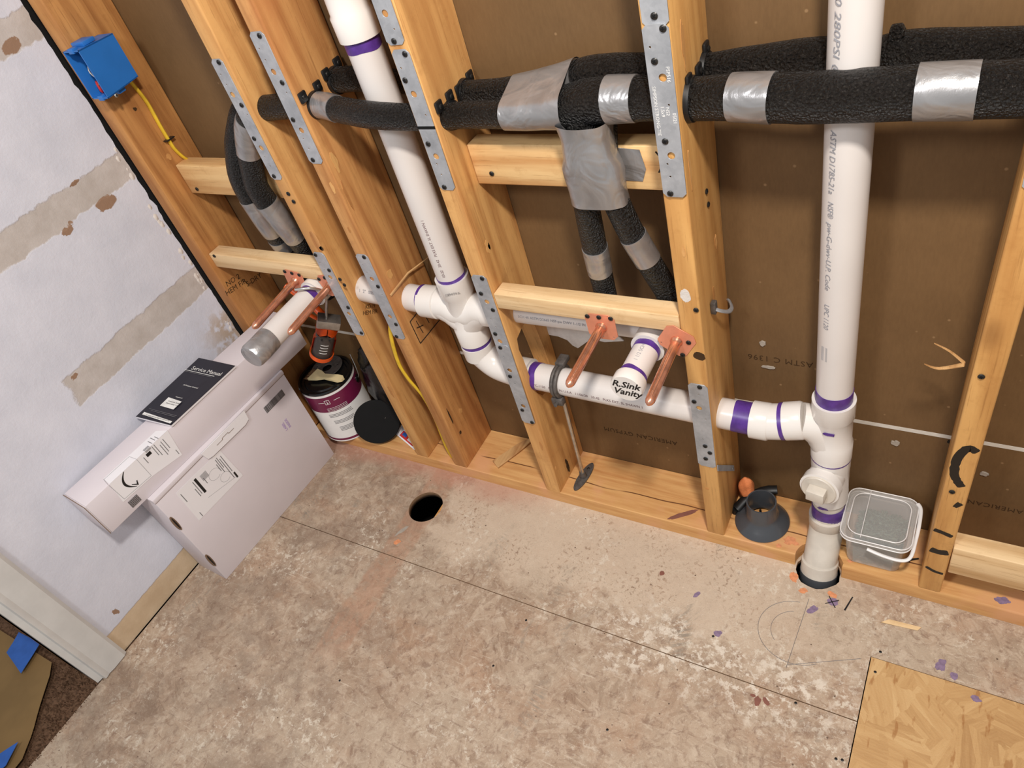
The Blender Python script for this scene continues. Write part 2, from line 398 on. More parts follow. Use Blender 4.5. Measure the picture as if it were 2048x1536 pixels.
def tag(o, label=None, cat=None, group=None, kind=None):
    if label: o['label'] = label
    if cat: o['category'] = cat
    if group: o['group'] = group
    if kind: o['kind'] = kind
    return o

def thing(name, loc, label, cat, group=None, kind=None):
    o = bpy.data.objects.new(name, None); COL.objects.link(o)
    o.empty_display_size = 0.03; o.location = loc; ORG[o.name] = Vector(loc)
    return tag(o, label, cat, group, kind)

def share(name, me, loc, parent, rot=(0, 0, 0), scale=None):
    o = bpy.data.objects.new(name, me); COL.objects.link(o); o.parent = parent
    o.location = Vector(loc) - ORG[parent.name]; o.rotation_euler = rot
    if scale: o.scale = scale
    ORG[o.name] = Vector(loc)
    return o

def B(): return bmesh.new()

def box(bm, x0, x1, y0, y1, z0, z1, bev=0.0, mi=0, seg=2):
    g = bmesh.ops.create_cube(bm, size=1.0)
    for v in g['verts']:
        v.co = Vector(((x0 + x1) / 2 + v.co.x * (x1 - x0), (y0 + y1) / 2 + v.co.y * (y1 - y0), (z0 + z1) / 2 + v.co.z * (z1 - z0)))
    fs = {f for v in g['verts'] for f in v.link_faces}
    for f in fs: f.material_index = mi
    if bev:
        es = {e for v in g['verts'] for e in v.link_edges}
        bmesh.ops.bevel(bm, geom=list(es), offset=bev, segments=seg, profile=0.5, affect='EDGES')
    return bm

def hexa(bm, p, bev=0.0):
    v = [bm.verts.new(q) for q in p]   # bottom 0-3, top 4-7
    for f in ((3, 2, 1, 0), (4, 5, 6, 7), (0, 1, 5, 4), (1, 2, 6, 5), (2, 3, 7, 6), (3, 0, 4, 7)):
        bm.faces.new([v[i] for i in f])
    if bev: bmesh.ops.bevel(bm, geom=list({e for q in v for e in q.link_edges}), offset=bev, segments=2, profile=0.5, affect='EDGES')
    return bm

def frames(pts):
    T = []
    for i in range(len(pts)):
        a = pts[max(0, i - 1)]; b = pts[min(len(pts) - 1, i + 1)]
        T.append((b - a).normalized())
    up = Vector((0, 0, 1)) if abs(T[0].z) < 0.9 else Vector((0, 1, 0))
    n = (up - T[0] * up.dot(T[0])).normalized(); out = []
    for i, t in enumerate(T):
        n = (n - t * n.dot(t)).normalized()
        out.append((t, n, t.cross(n)))
    return out

def tube(bm, pts, r, n=20, cap=True, mi=0, jit=0.0, sq=1.0):
    pts = [Vector(p) for p in pts]
    rs = r if isinstance(r, (list, tuple)) else [r] * len(pts)
    fr = frames(pts); rings = []
    for p, rr, (t, a, b) in zip(pts, rs, fr):
        ring = []
        for k in range(n):
            th = 2 * math.pi * k / n
            q = rr
            if jit:
                d = p + (a * math.cos(th) + b * math.sin(th)) * rr
                q = rr * (1 + jit * mnoise.noise(d * 28) + jit * 0.5 * mnoise.noise(d * 75))
            ring.append(bm.verts.new(p + (a * math.cos(th) * sq + b * math.sin(th)) * q))
        rings.append(ring)
    for i in range(len(rings) - 1):
        for k in range(n):
            f = bm.faces.new((rings[i][k], rings[i][(k + 1) % n], rings[i + 1][(k + 1) % n], rings[i + 1][k])); f.material_index = mi
    if cap:
        bm.faces.new(rings[0][::-1]).material_index = mi; bm.faces.new(rings[-1]).material_index = mi
    return bm

def spline(P, sub=10):
    out = []
    P = [tuple(p) for p in P]; Q = [P[0]] + P + [P[-1]]
    for i in range(1, len(Q) - 2):
        for s in range(sub):
            t = s / sub
            out.append(tuple(0.5 * (2 * b + (c - a) * t + (2 * a - 5 * b + 4 * c - d) * t * t + (3 * b - a - 3 * c + d) * t ** 3)
                             for a, b, c, d in zip(Q[i - 1], Q[i], Q[i + 1], Q[i + 2])))
    out.append(P[-1])
    return out

def lathe(bm, prof, org, axis, n=32, mi=0, cap=True):
    axis = Vector(axis).normalized(); org = Vector(org)
    up = Vector((0, 0, 1)) if abs(axis.z) < 0.9 else Vector((0, 1, 0))
    a = (up - axis * up.dot(axis)).normalized(); b = axis.cross(a); rings = []
    for t, r in prof:
        rings.append([bm.verts.new(org + axis * t + (a * math.cos(2 * math.pi * k / n) + b * math.sin(2 * math.pi * k / n)) * max(r, 1e-5)) for k in range(n)])
    for i in range(len(rings) - 1):
        for k in range(n):
            bm.faces.new((rings[i][k], rings[i][(k + 1) % n], rings[i + 1][(k + 1) % n], rings[i + 1][k])).material_index = mi
    if cap:
        bm.faces.new(rings[0][::-1]).material_index = mi; bm.faces.new(rings[-1]).material_index = mi
    return bm

def cut2d(loops, thick):
    """flat shape with real holes: first loop is the outline; returns a bmesh in the XY plane, z in +-thick/2"""
    cu = bpy.data.curves.new('tmp', 'CURVE'); cu.dimensions = '2D'; cu.fill_mode = 'BOTH'; cu.extrude = thick / 2
    for lp in loops:
        s = cu.splines.new('POLY'); s.points.add(len(lp) - 1); s.use_cyclic_u = True
        for i, q in enumerate(lp): s.points[i].co = (q[0], q[1], 0, 1)
    o = bpy.data.objects.new('tmp', cu); COL.objects.link(o)
    dg = bpy.context.evaluated_depsgraph_get(); dg.update()
    me = bpy.data.meshes.new_from_object(o.evaluated_get(dg))
    bpy.data.objects.remove(o); bpy.data.curves.remove(cu)
    bm = B(); bm.from_mesh(me); bpy.data.meshes.remove(me)
    bmesh.ops.remove_doubles(bm, verts=bm.verts, dist=1e-6)
    return bm

def circ(cx, cy, r, n=20, jit=0.0, ry=None):
    ry = ry or r
    return [(cx + math.cos(2 * math.pi * k / n) * r * (1 + random.uniform(-jit, jit)), cy + math.sin(2 * math.pi * k / n) * ry * (1 + random.uniform(-jit, jit))) for k in range(n)]

def xf(bm, m):
    bmesh.ops.transform(bm, matrix=m, verts=bm.verts); return bm

def plane(o, u, v):
    """matrix taking local x,y,z to u, v, u x v at o"""
    u = Vector(u).normalized(); v = Vector(v); v = (v - u * v.dot(u)).normalized(); w = u.cross(v); o = Vector(o)
    return Matrix(((u.x, v.x, w.x, o.x), (u.y, v.y, w.y, o.y), (u.z, v.z, w.z, o.z), (0, 0, 0, 1)))

_dg = None
def text_bm(s, size, thick=0.0002, align='CENTER', shear=0.0, spacing=1.0, bold=0.0):
    cu = bpy.data.curves.new('tmp', 'FONT'); cu.body = s; cu.size = size; cu.align_x = align; cu.align_y = 'CENTER'
    cu.shear = shear; cu.offset = bold; cu.space_character = spacing; cu.resolution_u = 2; cu.extrude = thick / 2
    o = bpy.data.objects.new('tmp', cu); COL.objects.link(o)
    dg = bpy.context.evaluated_depsgraph_get(); dg.update()
    me = bpy.data.meshes.new_from_object(o.evaluated_get(dg))
    bpy.data.objects.remove(o); bpy.data.curves.remove(cu)
    bm = B(); bm.from_mesh(me); bpy.data.meshes.remove(me)
    return bm

def wrap(bm, o, axis, out, r):
    """wrap flat lettering (x along axis, y round the pipe) onto a cylinder; out = direction facing the reader"""
    axis = Vector(axis).normalized(); out = Vector(out); out = (out - axis * out.dot(axis)).normalized(); side = out.cross(axis); o = Vector(o)
    for v in bm.verts:
        th = v.co.y / r; rr = r + 0.0002 + v.co.z
        v.co = o + axis * v.co.x + (out * math.cos(th) + side * math.sin(th)) * rr
    return bm

def fit(bm, length):
    lo = min(v.co.x for v in bm.verts); hi = max(v.co.x for v in bm.verts)
    for v in bm.verts: v.co.x = (v.co.x - lo) * length / (hi - lo)
    return bm

def join(bm, src):
    me = bpy.data.meshes.new('t'); src.to_mesh(me); src.free(); bm.from_mesh(me); bpy.data.meshes.remove(me)
    return bm

def blob_bm(m, rx, ry, seed, n=22, jag=0.35, thick=0.0004):
    pts = []
    for k in range(n * 2):
        th = math.pi * k / n
        q = 1 + jag * (1.1 * mnoise.noise(Vector((math.cos(th) * 1.3, math.sin(th) * 1.3, seed * 3.7))) + 0.55 * mnoise.noise(Vector((math.cos(th) * 4, math.sin(th) * 4, seed * 1.9))))
        pts.append((math.cos(th) * rx * q, math.sin(th) * ry * q))
    return xf(cut2d([pts], thick), m)

# ---- shared screw head (head looks towards -Y)
def screw_mesh(name, r, mats):
    bm = B()
    lathe(bm, [(0, r * 0.9), (0.0012, r), (0.0022, r * 0.8), (0.0026, r * 0.45)], (0, 0, 0), (0, -1, 0), 14, 0)
    box(bm, -r * 0.55, r * 0.55, -0.0029, -0.002, -r * 0.13, r * 0.13, 0, 1)
    box(bm, -r * 0.13, r * 0.13, -0.00295, -0.002, -r * 0.55, r * 0.55, 0, 1)
    bmesh.ops.recalc_face_normals(bm, faces=bm.faces)
    me = bpy.data.meshes.new(name); bm.to_mesh(me); bm.free()
    for m in mats: me.materials.append(M[m])
    me.shade_smooth(); me.set_sharp_from_angle(angle=0.6)
    return me
SCREW = screw_mesh('screw_head', 0.0048, ('darksteel', 'matblack'))
SCREW_L = screw_mesh('bright_screw_head', 0.0048, ('steel', 'matblack'))
def screw(parent, x, y, z, face='-y', bright=False, s=1.0):
    rot = {'-y': (0, random.uniform(0, 1.5), 0), '+x': (0, random.uniform(0, 1.5), math.pi / 2), '+z': (-math.pi / 2, 0, random.uniform(0, 1.5))}[face]
    return share('screw', SCREW_L if bright else SCREW, (x, y, z), parent, rot, (s, s, s))

# ================================================================== STRUCTURE
# ---- subfloor: boards with real gaps, a drain hole and a notch for the stack
floor = thing('floor', (-0.7, -0.6, 0), None, None, kind='structure')
def board(loops, mat, name='subfloor_board'):
    bm = xf(cut2d(loops, 0.018), Matrix.Translation((0, 0, -0.009)))
    for f in bm.faces: f.material_index = 0 if f.normal.z > 0.5 else 1
    o = finish(name, bm, [mat, 'edge'], floor, smooth=False)
    return o
gp = 0.0009
notch = [(-0.162 + 0.043 * math.cos(a), 0.000 + 0.043 * math.sin(a)) for a in [math.pi * 2 * k / 26 for k in range(26)]]
notch = [(a + random.uniform(-.002, .002), b + random.uniform(-.002, .002)) for a, b in notch]
board([[(-1.66, -0.284 + gp), (-0.034 - gp, -0.284 + gp), (-0.034 - gp, -0.152), (0.4, -0.152 + gp), (1.3, -0.152 + gp), (1.3, 0.16), (-1.7, 0.16), (-1.7, 0.0), (-1.66, 0.0)],
       circ(-1.118, -0.124, 0.0475, 40), notch], 'osb')
board([[(-1.655, -2.2), (-0.034 - gp, -2.2), (-0.034 - gp, -0.284 - gp), (-1.655, -0.284 - gp)]], 'osb')
board([[(-0.034 + gp, -2.2), (1.3, -2.2), (1.3, -0.152 - gp), (-0.034 + gp, -0.152 - gp)]], 'osb_clean')
bm = B()
for x0, x1, y0, y1, z0, z1 in ((-1.8, 1.3, -2.2, 0.16, -0.32, -0.31), (-1.8, -1.79, -2.2, 0.16, -0.31, -0.02), (1.29, 1.3, -2.2, 0.16, -0.31, -0.02), (-1.8, 1.3, -2.21, -2.2, -0.31, -0.02), (-1.8, 1.3, 0.15, 0.16, -0.31, -0.02)):
    box(bm, x0, x1, y0, y1, z0, z1)
finish('underfloor_cavity', bm, 'void', floor, smooth=False)  # near-black lining paints the shade seen through the floor hole
bm = box(B(), -1.09, -1.05, -2.1, 0.14, -0.26, -0.019)
finish('joist', bm, 'stud', floor, smooth=False)
# flat stains and marks on the boards
def stain(x, y, rx, ry, mat, seed, rot=0.0, jag=0.35, name='stain'):
    m = Matrix.Translation((x, y, 0.0002)) @ Matrix.Rotation(rot, 4, 'Z')
    finish(name, blob_bm(m, rx, ry, seed, 22, jag, 0.0003), mat, floor, smooth=False)
for i, (x, y, rx, ry, mt) in enumerate([(-0.12, -0.062, 0.011, 0.008, 'purplestain'), (-0.154, -0.092, 0.012, 0.007, 'purplestain'), (0.08, -0.126, 0.012, 0.009, 'purplestain'), (0.103, -0.14, 0.007, 0.007, 'purplestain'),
        (0.14, -0.17, 0.008, 0.005, 'purplestain'), (-0.313, -0.206, 0.009, 0.006, 'purplestain'), (-0.38, -0.135, 0.010, 0.004, 'purplestain'), (-0.205, -0.312, 0.009, 0.006, 'redstain'), (-0.19, -0.307, 0.008, 0.005, 'redstain'), (-0.215, -0.305, 0.005, 0.003, 'redstain'),
        (-1.132, -0.243, 0.009, 0.007, 'orangestain'), (-0.467, -0.111, 0.006, 0.005, 'redstain'), (-0.205, -0.03, 0.012, 0.009, 'orangestain'), (-0.125, -0.045, 0.010, 0.006, 'orangestain'), (-0.18, -0.055, 0.008, 0.006, 'orangestain'),
        (-1.14, -0.21, 0.02, 0.006, 'greyplaster')]):
    stain(x, y, rx, ry, mt, i, i * 0.7)
bm = xf(cut2d([[(-0.0015, -0.018), (0.0018, -0.018), (0.0012, 0.018), (-0.0012, 0.018)]], 0.0003), Matrix.Translation((-0.092, -0.055, 0.0003)) @ Matrix.Rotation(-0.25, 4, 'Z'))
finish('marker_line', bm, 'black', floor, smooth=False)
bm = B()
for a in (0.6, 2.2):
    box_m = xf(cut2d([[(-0.014, -0.0009), (0.014, -0.0009), (0.014, 0.0009), (-0.014, 0.0009)]], 0.0003), Matrix.Translation((-0.122, -0.062, 0.0006)) @ Matrix.Rotation(a, 4, 'Z'))
    join(bm, box_m)
finish('marker_cross', bm, 'black', floor, smooth=False)
# pencil circle around the future flange position
bm = B()
arc = lambda r, a0, a1, n=26: [(-0.17 + r * math.cos(a0 + (a1 - a0) * k / n), -0.15 + r * 0.9 * math.sin(a0 + (a1 - a0) * k / n), 0.0003) for k in range(n + 1)]
tube(bm, arc(0.075, 1.7, 5.4), 0.00045, 4); tube(bm, arc(0.05, 1.9, 3.9), 0.0004, 4)
tube(bm, [(-0.165, -0.07, 0.0003), (-0.172, -0.23, 0.0003)], 0.00045, 4); tube(bm, [(-0.17, -0.222, 0.0003), (-0.05, -0.163, 0.0003)], 0.00045, 4)
finish('pencil_line', bm, 'greyprint', floor, smooth=False)
for x, y in ((-0.02, -0.137), (-0.022, -0.18), (-0.32, -0.215), (-0.14, -0.29), (-0.045, -0.36), (-0.055, -0.362), (-0.73, -0.44), (-0.71, -0.32), (-1.05, -0.6), (-0.45, -0.47)):
    screw(floor, x, y, -0.0012, '+z', False, 0.65)

# ---- back wall: brown gypsum sheathing boards with a white seam
wb = thing('wall_back', (-0.3, 0.14, 0), None, None, kind='structure')
finish('gypsum_board', box(B(), -1.8, 1.3, 0.14, 0.153, 0.0, 0.327), 'gypsum', wb, smooth=False)
finish('gypsum_board', box(B(), -1.8, 1.3, 0.14, 0.153, 0.334, 2.42), 'gypsum', wb, smooth=False)
finish('joint_edge', box(B(), -1.8, 1.3, 0.1395, 0.1525, 0.326, 0.335), 'core', wb, smooth=False)
def wall_print(s, x, z, size, rot=math.pi):
    bm = text_bm(s, size, 0.0002, 'CENTER', 0, 1.1)
    xf(bm, plane((x, 0.1397, z), (math.cos(rot), 0, math.sin(rot)), (-math.sin(rot), 0, math.cos(rot))))
    finish('printed_lettering', bm, 'print', wb, smooth=False)
wall_print('AMERICAN GYPSUM', -0.595, 0.149, 0.019)
wall_print('ASTM C 1396', -0.27, 0.461, 0.019)
wall_print('ASTM C 1396', -0.86, 0.149, 0.017)
wall_print('AMERICAN', 0.12, 0.16, 0.017)
finish('plaster_patch', xf(cut2d([[(-0.775, 0.475), (-0.70, 0.476), (-0.60, 0.472), (-0.585, 0.455), (-0.63, 0.444), (-0.662, 0.447), (-0.683, 0.428), (-0.700, 0.413), (-0.712, 0.419), (-0.722, 0.433), (-0.742, 0.440), (-0.765, 0.441)]], 0.003), plane((0, 0.1387, 0), (1, 0, 0), (0, 0, 1))), 'plaster', wb)
for i, (x, z, rx, rz) in enumerate(((-0.06, 0.29, 0.008, 0.006), (-0.30, 0.50, 0.006, 0.006), (0.045, 0.318, 0.022, 0.009), (-0.29, 0.44, 0.012, 0.003), (0.09, 0.25, 0.007, 0.005))):
    finish('plaster_crumb', blob_bm(plane((x, 0.1388, z), (1, 0, 0), (0, 0, 1)), rx, rz, 70 + i, 14, 0.4, 0.003), 'greyplaster' if i != 2 else 'void', wb)

# ---- left wall drywall with torn edge, framing behind it, door casing
wl = thing('wall_left', (-1.66, -0.4, 0), None, None, kind='structure')
edge = []
z = 0.0
while z < 2.4:
    edge.append((-0.007 - 0.005 * mnoise.noise(Vector((z * 9, 1, 0))) - 0.005 * mnoise.noise(Vector((z * 47, 5, 0))), z)); z += 0.012
lp = [(-0.845, 0.0)] + edge + [(-0.007, 2.42), (-0.845, 2.42)]
finish('drywall_sheet', xf(cut2d([lp], 0.0127), plane((-1.66635, 0, 0), (0, 1, 0), (0, 0, 1))), 'leftwall', wl, smooth=False)
finish('light_stop', box(B(), -1.79, -1.69, -0.845, -0.05, 0, 2.42), 'stud2', wl, smooth=False)  # solid block in place of wall studs, added to keep world light out
finish('dark_corner_fill', box(B(), -1.80, -1.665, 0.02, 0.139, 0.0, 2.42), 'void', wl, smooth=False)  # near-black filler, paints the shade inside the corner gap
bm = B()
for i in range(26):
    zz = random.choice((0.95, 0.9, 0.65, 0.6, 0.75, 0.8, 0.5, 0.45, 0.7)) + random.uniform(-.03, .03)
    r = random.uniform(0.003, 0.008)
    g = bmesh.ops.create_icosphere(bm, subdivisions=1, radius=r, matrix=Matrix.Translation((-1.6605, -0.010 - random.random() * 0.012, zz)) @ Matrix.Diagonal((0.35, 0.8, 1.4, 1)))
finish('torn_plaster_edge', bm, 'plaster', wl)
tr = thing('trim_1', (-1.66, -0.8, 0), None, None, kind='structure')
prof = [(-0.757, 0.0), (-0.757, 0.011), (-0.765, 0.016), (-0.80, 0.017), (-0.815, 0.0145), (-0.822, 0.017), (-0.828, 0.017), (-0.831, 0.006), (-0.834, 0.006), (-0.845, 0.004), (-0.845, -0.12), (-0.826, -0.12), (-0.826, 0.0)]
bm = cut2d([[(a, b) for a, b in prof]], 2.2)
xf(bm, Matrix(((0, 1, 0, -1.66), (1, 0, 0, 0), (0, 0, 1, 1.103), (0, 0, 0, 1))))
finish('door_casing', bm, 'trimwhite', tr, angle=25)

# ---- hallway floor beyond the doorway
hall = tag(finish('floor_hall', box(B(), -2.9, -1.656, -2.2, -0.72, -0.02, -0.004), 'carpet', smooth=False), kind='structure')
bm = B()
for i in range(2600):
    x = random.uniform(-1.9, -1.648); y = random.uniform(-1.15, -0.83)
    h = random.uniform(0.004, 0.011); a = random.uniform(0, 6.28)
    v = [bm.verts.new((x + math.cos(a + k * 2.09) * 0.0022, y + math.sin(a + k * 2.09) * 0.0022, -0.005)) for k in range(3)]
    t = bm.verts.new((x + random.uniform(-.004, .004), y + random.uniform(-.004, .004), -0.004 + h))
    for k in range(3): bm.faces.new((v[k], v[(k + 1) % 3], t))
finish('carpet_pile', bm, 'carpet', hall, smooth=False)['kind'] = 'stuff'

# ---- sill plate, notched around the stack
arc_n = [(-0.163 + 0.046 * math.cos(a) + random.uniform(-.0025, .0025), 0.0 + 0.046 * math.sin(a)) for a in [math.pi * (1 - k / 14) for k in range(15)]]
arc_n[0] = (-0.209, 0.0); arc_n[-1] = (-0.117, 0.0)
lp = [(-1.604, 0.0)] + arc_n + [(1.25, 0.0), (1.25, 0.139), (-1.604, 0.139)]
bm = xf(cut2d([lp], 0.038), Matrix.Translation((0, 0, 0.0192)))
es = [e for e in bm.edges if all(abs(v.co.z - 0.0382) < 1e-4 for v in e.verts) and all(v.co.y < 0.001 for v in e.verts)]
bmesh.ops.bevel(bm, geom=es, offset=0.004, segments=2, profile=0.5, affect='EDGES')
sill = tag(finish('sill_plate', bm, 'sill', angle=30), 'long wooden bottom plate lying on the floor under all the studs', 'sill plate')
def stain_on(parent, m, rx, ry, mat, seed, jag=0.35, name='stain', thick=0.0004):
    return finish(name, blob_bm(m, rx, ry, seed, 22, jag, thick), mat, parent, smooth=False)
stain_on(sill, plane((-0.46, 0.03, 0.0384), (1, 0.8, 0), (0, 1, 0)), 0.035, 0.006, 'redstain', 91)
stain_on(sill, plane((0.16, 0.02, 0.0384), (1, 0.3, 0), (0, 1, 0)), 0.012, 0.008, 'purplestain', 92)
for i, (x, y, s_) in enumerate(((-0.225, 0.03, 0.014), (-0.245, 0.012, 0.006), (-0.105, 0.02, 0.006))):
    stain_on(sill, plane((x, y, 0.0384), (1, 0, 0), (0, 1, 0)), s_, s_ * 0.7, 'orangestain', 93 + i, 0.5)

# ---- studs
def stud(x0, mat, label, w=0.038, lean=0.0, cut=None):
    bm = B()
    box(bm, x0, x0 + w, 0.0, 0.139, 0.0384, 2.42, 0.0035)
    if cut: cut(bm)
    if lean:
        for v in bm.verts: v.co.x += lean * (v.co.z - 0.04)
    o = finish('wall_stud', bm, mat, angle=50)
    return tag(o, label, 'stud', 'vertical wall studs')
s0 = stud(-1.651, 'stud_dark', 'corner stud against the white wall, carrying the blue outlet box', 0.046)
s1 = stud(-1.213, 'stud', 'stud with a knot, just right of the taped pipe bend', 0.039)
s1b = stud(-1.085, 'stud2', 'stud with a drawn diamond mark, left of the tall tee pipe', 0.040)

bm = B()
x0, x1 = -0.804, -0.766
lp = [(0, 0.0384), (0.139, 0.0384), (0.139, 2.42), (0, 2.42)]
hole = [(0.026, 0.47), (0.022, 0.50), (0.027, 0.526), (0.05, 0.533), (0.085, 0.537), (0.098, 0.50), (0.104, 0.45), (0.11, 0.38), (0.098, 0.34), (0.075, 0.327), (0.05, 0.335), (0.034, 0.36), (0.028, 0.42)]
bm = xf(cut2d([lp, hole], x1 - x0), plane(((x0 + x1) / 2, 0, 0), (0, 1, 0), (0, 0, 1)))
es = [e for e in bm.edges if all(v.co.y < 0.001 for v in e.verts) and abs(e.verts[0].co.z - e.verts[1].co.z) > 1]
bmesh.ops.bevel(bm, geom=es, offset=0.0035, segments=2, profile=0.5, affect='EDGES')
s2 = tag(finish('wall_stud', bm, 'stud', angle=40), 'notched stud between the tee pipe and the vanity stub-out, pipe passing through', 'stud', 'vertical wall studs')
s3 = stud(-0.397, 'stud4', 'stud right of the vanity stub-out with a bent clip on its side', 0.038)
s4 = stud(0.0215, 'stud4', 'rightmost stud with black spray-paint marks on its face', 0.038, 0.018)

# knots, prints and ink on the studs
def ring_knot(st, x, z, rx, rz, mat='print'):
    stain_on(st, plane((x, -0.0001, z), (1, 0, 0), (0, 0, 1)), rx, rz, mat, int(abs(z) * 1000), 0.2, 'knot', 0.0005)
ring_knot(s1, -1.182, 0.752, 0.010, 0.030, 'stud2'); ring_knot(s1, -1.176, 0.735, 0.005, 0.006)
ring_knot(s3, -0.369, 0.581, 0.011, 0.010); ring_knot(s3, -0.381, 0.712, 0.008, 0.014, 'plaster')
for x, z in ((-1.190, 0.868), (-1.186, 0.850)): screw(s1, x, -0.0005, z)
for x, z in ((-1.165, 0.655), (-1.160, 0.640)): screw(s1, x, -0.0005, z)
screw(s3, -0.365, -0.0005, 0.686)
for x, z in ((0.044, 0.624), (0.041, 0.354)): screw(s4, x, -0.0005, z)
for y, z in ((0.075, 0.86), (0.078, 0.835)): screw(s3, -0.3588, y, z, '+x')
def side_print(st, x, s, y, z, size, ang):
    bm = text_bm(s, size, 0.0002, 'CENTER', 0, 1.0)
    xf(bm, plane((x + 0.0002, y, z), (0, math.cos(ang), math.sin(ang)), (0, -math.sin(ang), math.cos(ang))))
    finish('grade_stamp', bm, 'print', st, smooth=False)
side_print(s0, -1.605, 'NO 2\nHEM FIR', 0.03, 0.565, 0.02, -0.15); side_print(s0, -1.605, 'S-DRY', 0.085, 0.535, 0.02, -0.15)
side_print(s1, -1.174, 'KD19\nHEM FIR', 0.045, 0.53, 0.014, -0.6)
bm = B()
q = [(0.027, 0.528), (0.029, 0.461), (0.127, 0.459), (0.118, 0.53), (0.027, 0.528)]
for a, b in zip(q[:-1], q[1:]): tube(bm, [(-1.0446, a[0], a[1]), (-1.0446, b[0], b[1])], 0.0011, 5)
for a, b in (((0.045, 0.515), (0.05, 0.475)), ((0.038, 0.50), (0.06, 0.49)), ((0.075, 0.52), (0.08, 0.48)), ((0.095, 0.52), (0.1, 0.478))):
    tube(bm, [(-1.0446, *a), (-1.0446, *b)], 0.001, 5)
finish('ink_diamond', bm, 'black', s1b)
def face_mark(st, x, z, rx, rz, mat, name='gouge'):
    stain_on(st, plane((x, -0.0002, z), (1, 0, 0), (0, 0, 1)), rx, rz, mat, int(abs(x * 7 + z) * 997) % 89, 0.4, name, 0.0006)
def side_mark(st, x, y, z, ry, rz, mat, name='gouge'):
    stain_on(st, plane((x + 0.0003, y, z), (0, 1, 0), (0, 0, 1)), ry, rz, mat, int(abs(y * 9 + z) * 991) % 89, 0.4, name, 0.0006)
for a in ((s1b, -1.060, 0.885, 0.004, 0.012, 'stud'), (s1b, -1.068, 0.79, 0.003, 0.006, 'stud_dark'), (s1, -1.188, 0.30, 0.004, 0.02, 'stud_dark'), (s3, -0.375, 0.80, 0.003, 0.010, 'stud'), (s3, -0.371, 1.12, 0.004, 0.018, 'stud'), (s3, -0.385, 0.20, 0.004, 0.003, 'stud_dark'), (s2, -0.775, 0.215, 0.003, 0.014, 'stud_dark')): face_mark(*a)
for a in ((s1b, -1.045, 0.03, 0.66, 0.008, 0.012, 'stud'), (s1b, -1.045, 0.02, 0.93, 0.006, 0.02, 'stud'), (s1b, -1.045, 0.012, 0.86, 0.004, 0.03, 'stud2'), (s1b, -1.045, 0.06, 0.20, 0.006, 0.008, 'stud'), (s1b, -1.045, 0.03, 0.15, 0.004, 0.006, 'print'), (s1b, -1.045, 0.02, 0.22, 0.002, 0.03, 'print'),
          (s2, -0.766, 0.03, 0.755, 0.006, 0.013, 'stud'), (s2, -0.766, 0.034, 0.752, 0.003, 0.007, 'print'), (s2, -0.766, 0.015, 0.12, 0.004, 0.006, 'stud'), (s2, -0.766, 0.06, 0.075, 0.006, 0.022, 'print'), (s3, -0.359, 0.04, 1.10, 0.006, 0.03, 'stud'), (s3, -0.359, 0.02, 0.93, 0.004, 0.03, 'stud'), (s3, -0.359, 0.07, 0.66, 0.004, 0.02, 'stud_dark'), (s3, -0.359, 0.10, 0.75, 0.005, 0.012, 'stud'),
          (s0, -1.605, 0.05, 1.03, 0.004, 0.004, 'print'), (s0, -1.605, 0.06, 0.91, 0.006, 0.008, 'stud')): side_mark(*a)
# spray marks on the right stud
def flat_stroke(P, w, parent, mat='black', y=-0.0002):
    bm = B(); P = [Vector((p[0], 0, p[1])) for p in spline([(a, b) for a, b in P], 6)] if len(P) > 2 else [Vector((p[0], 0, p[1])) for p in P]
    L_, R_ = [], []
    for i, p in enumerate(P):
        d = (P[min(i + 1, len(P) - 1)] - P[max(i - 1, 0)]).normalized(); n = Vector((-d.z, 0, d.x))
        ww = w * (1 + 0.2 * mnoise.noise(Vector((i * 0.9, w * 900, 3)))) * (0.6 if i in (0, len(P) - 1) else 1)
        L_.append(bm.verts.new(p + n * ww + Vector((0, y, 0)))); R_.append(bm.verts.new(p - n * ww + Vector((0, y, 0))))
    for i in range(len(P) - 1): bm.faces.new((L_[i], L_[i + 1], R_[i + 1], R_[i]))
    return finish('spray_mark', bm, mat, parent, smooth=False)
flat_stroke([(0.062, 0.461), (0.049, 0.467), (0.038, 0.44), (0.038, 0.402), (0.045, 0.383), (0.053, 0.370)], 0.0068, s4)
flat_stroke([(0.049, 0.322), (0.054, 0.320), (0.057, 0.318)], 0.0078, s4)
flat_stroke([(0.027, 0.238), (0.042, 0.234), (0.057, 0.228)], 0.0048, s4)
flat_stroke([(0.028, 0.176), (0.042, 0.173), (0.057, 0.177)], 0.0075, s4)
flat_stroke([(0.027, 0.117), (0.042, 0.108), (0.057, 0.106)], 0.0036, s4)

# ---- blocking between studs
def block(x0, x1, y0, z0, z1, mat, label, d=0.038):
    return tag(finish('blocking', box(B(), x0, x1, y0, y0 + d, z0, z1, 0.002), mat, angle=50), label, 'wood block', 'blocking boards between the studs')
b_ul = block(-1.604, -1.2135, 0.062, 0.812, 0.886, 'pine_streak', 'pale board behind the taped pipe bend beside the corner stud')
b_ll = block(-1.604, -1.2135, 0.012, 0.632, 0.672, 'pine', 'thin pale board holding the two left copper stub-outs')
b_um = block(-0.765, -0.3975, 0.060, 0.868, 0.944, 'pine_streak', 'streaky board behind the two taped foam drops, marked with an X')
b_lm = block(-0.765, -0.3975, 0.0, 0.630, 0.666, 'pine', 'thin pale board holding the left copper flange above the vanity stub')
b_rl = block(0.063, 1.2, 0.002, 0.112, 0.192, 'pine', 'pale board low at the right edge beside the sprayed stud')
screw(b_ul, -1.575, 0.0615, 0.825); screw(b_um, -0.73, 0.0595, 0.89); screw(b_ll, -1.585, 0.012, 0.668)
bm = B()
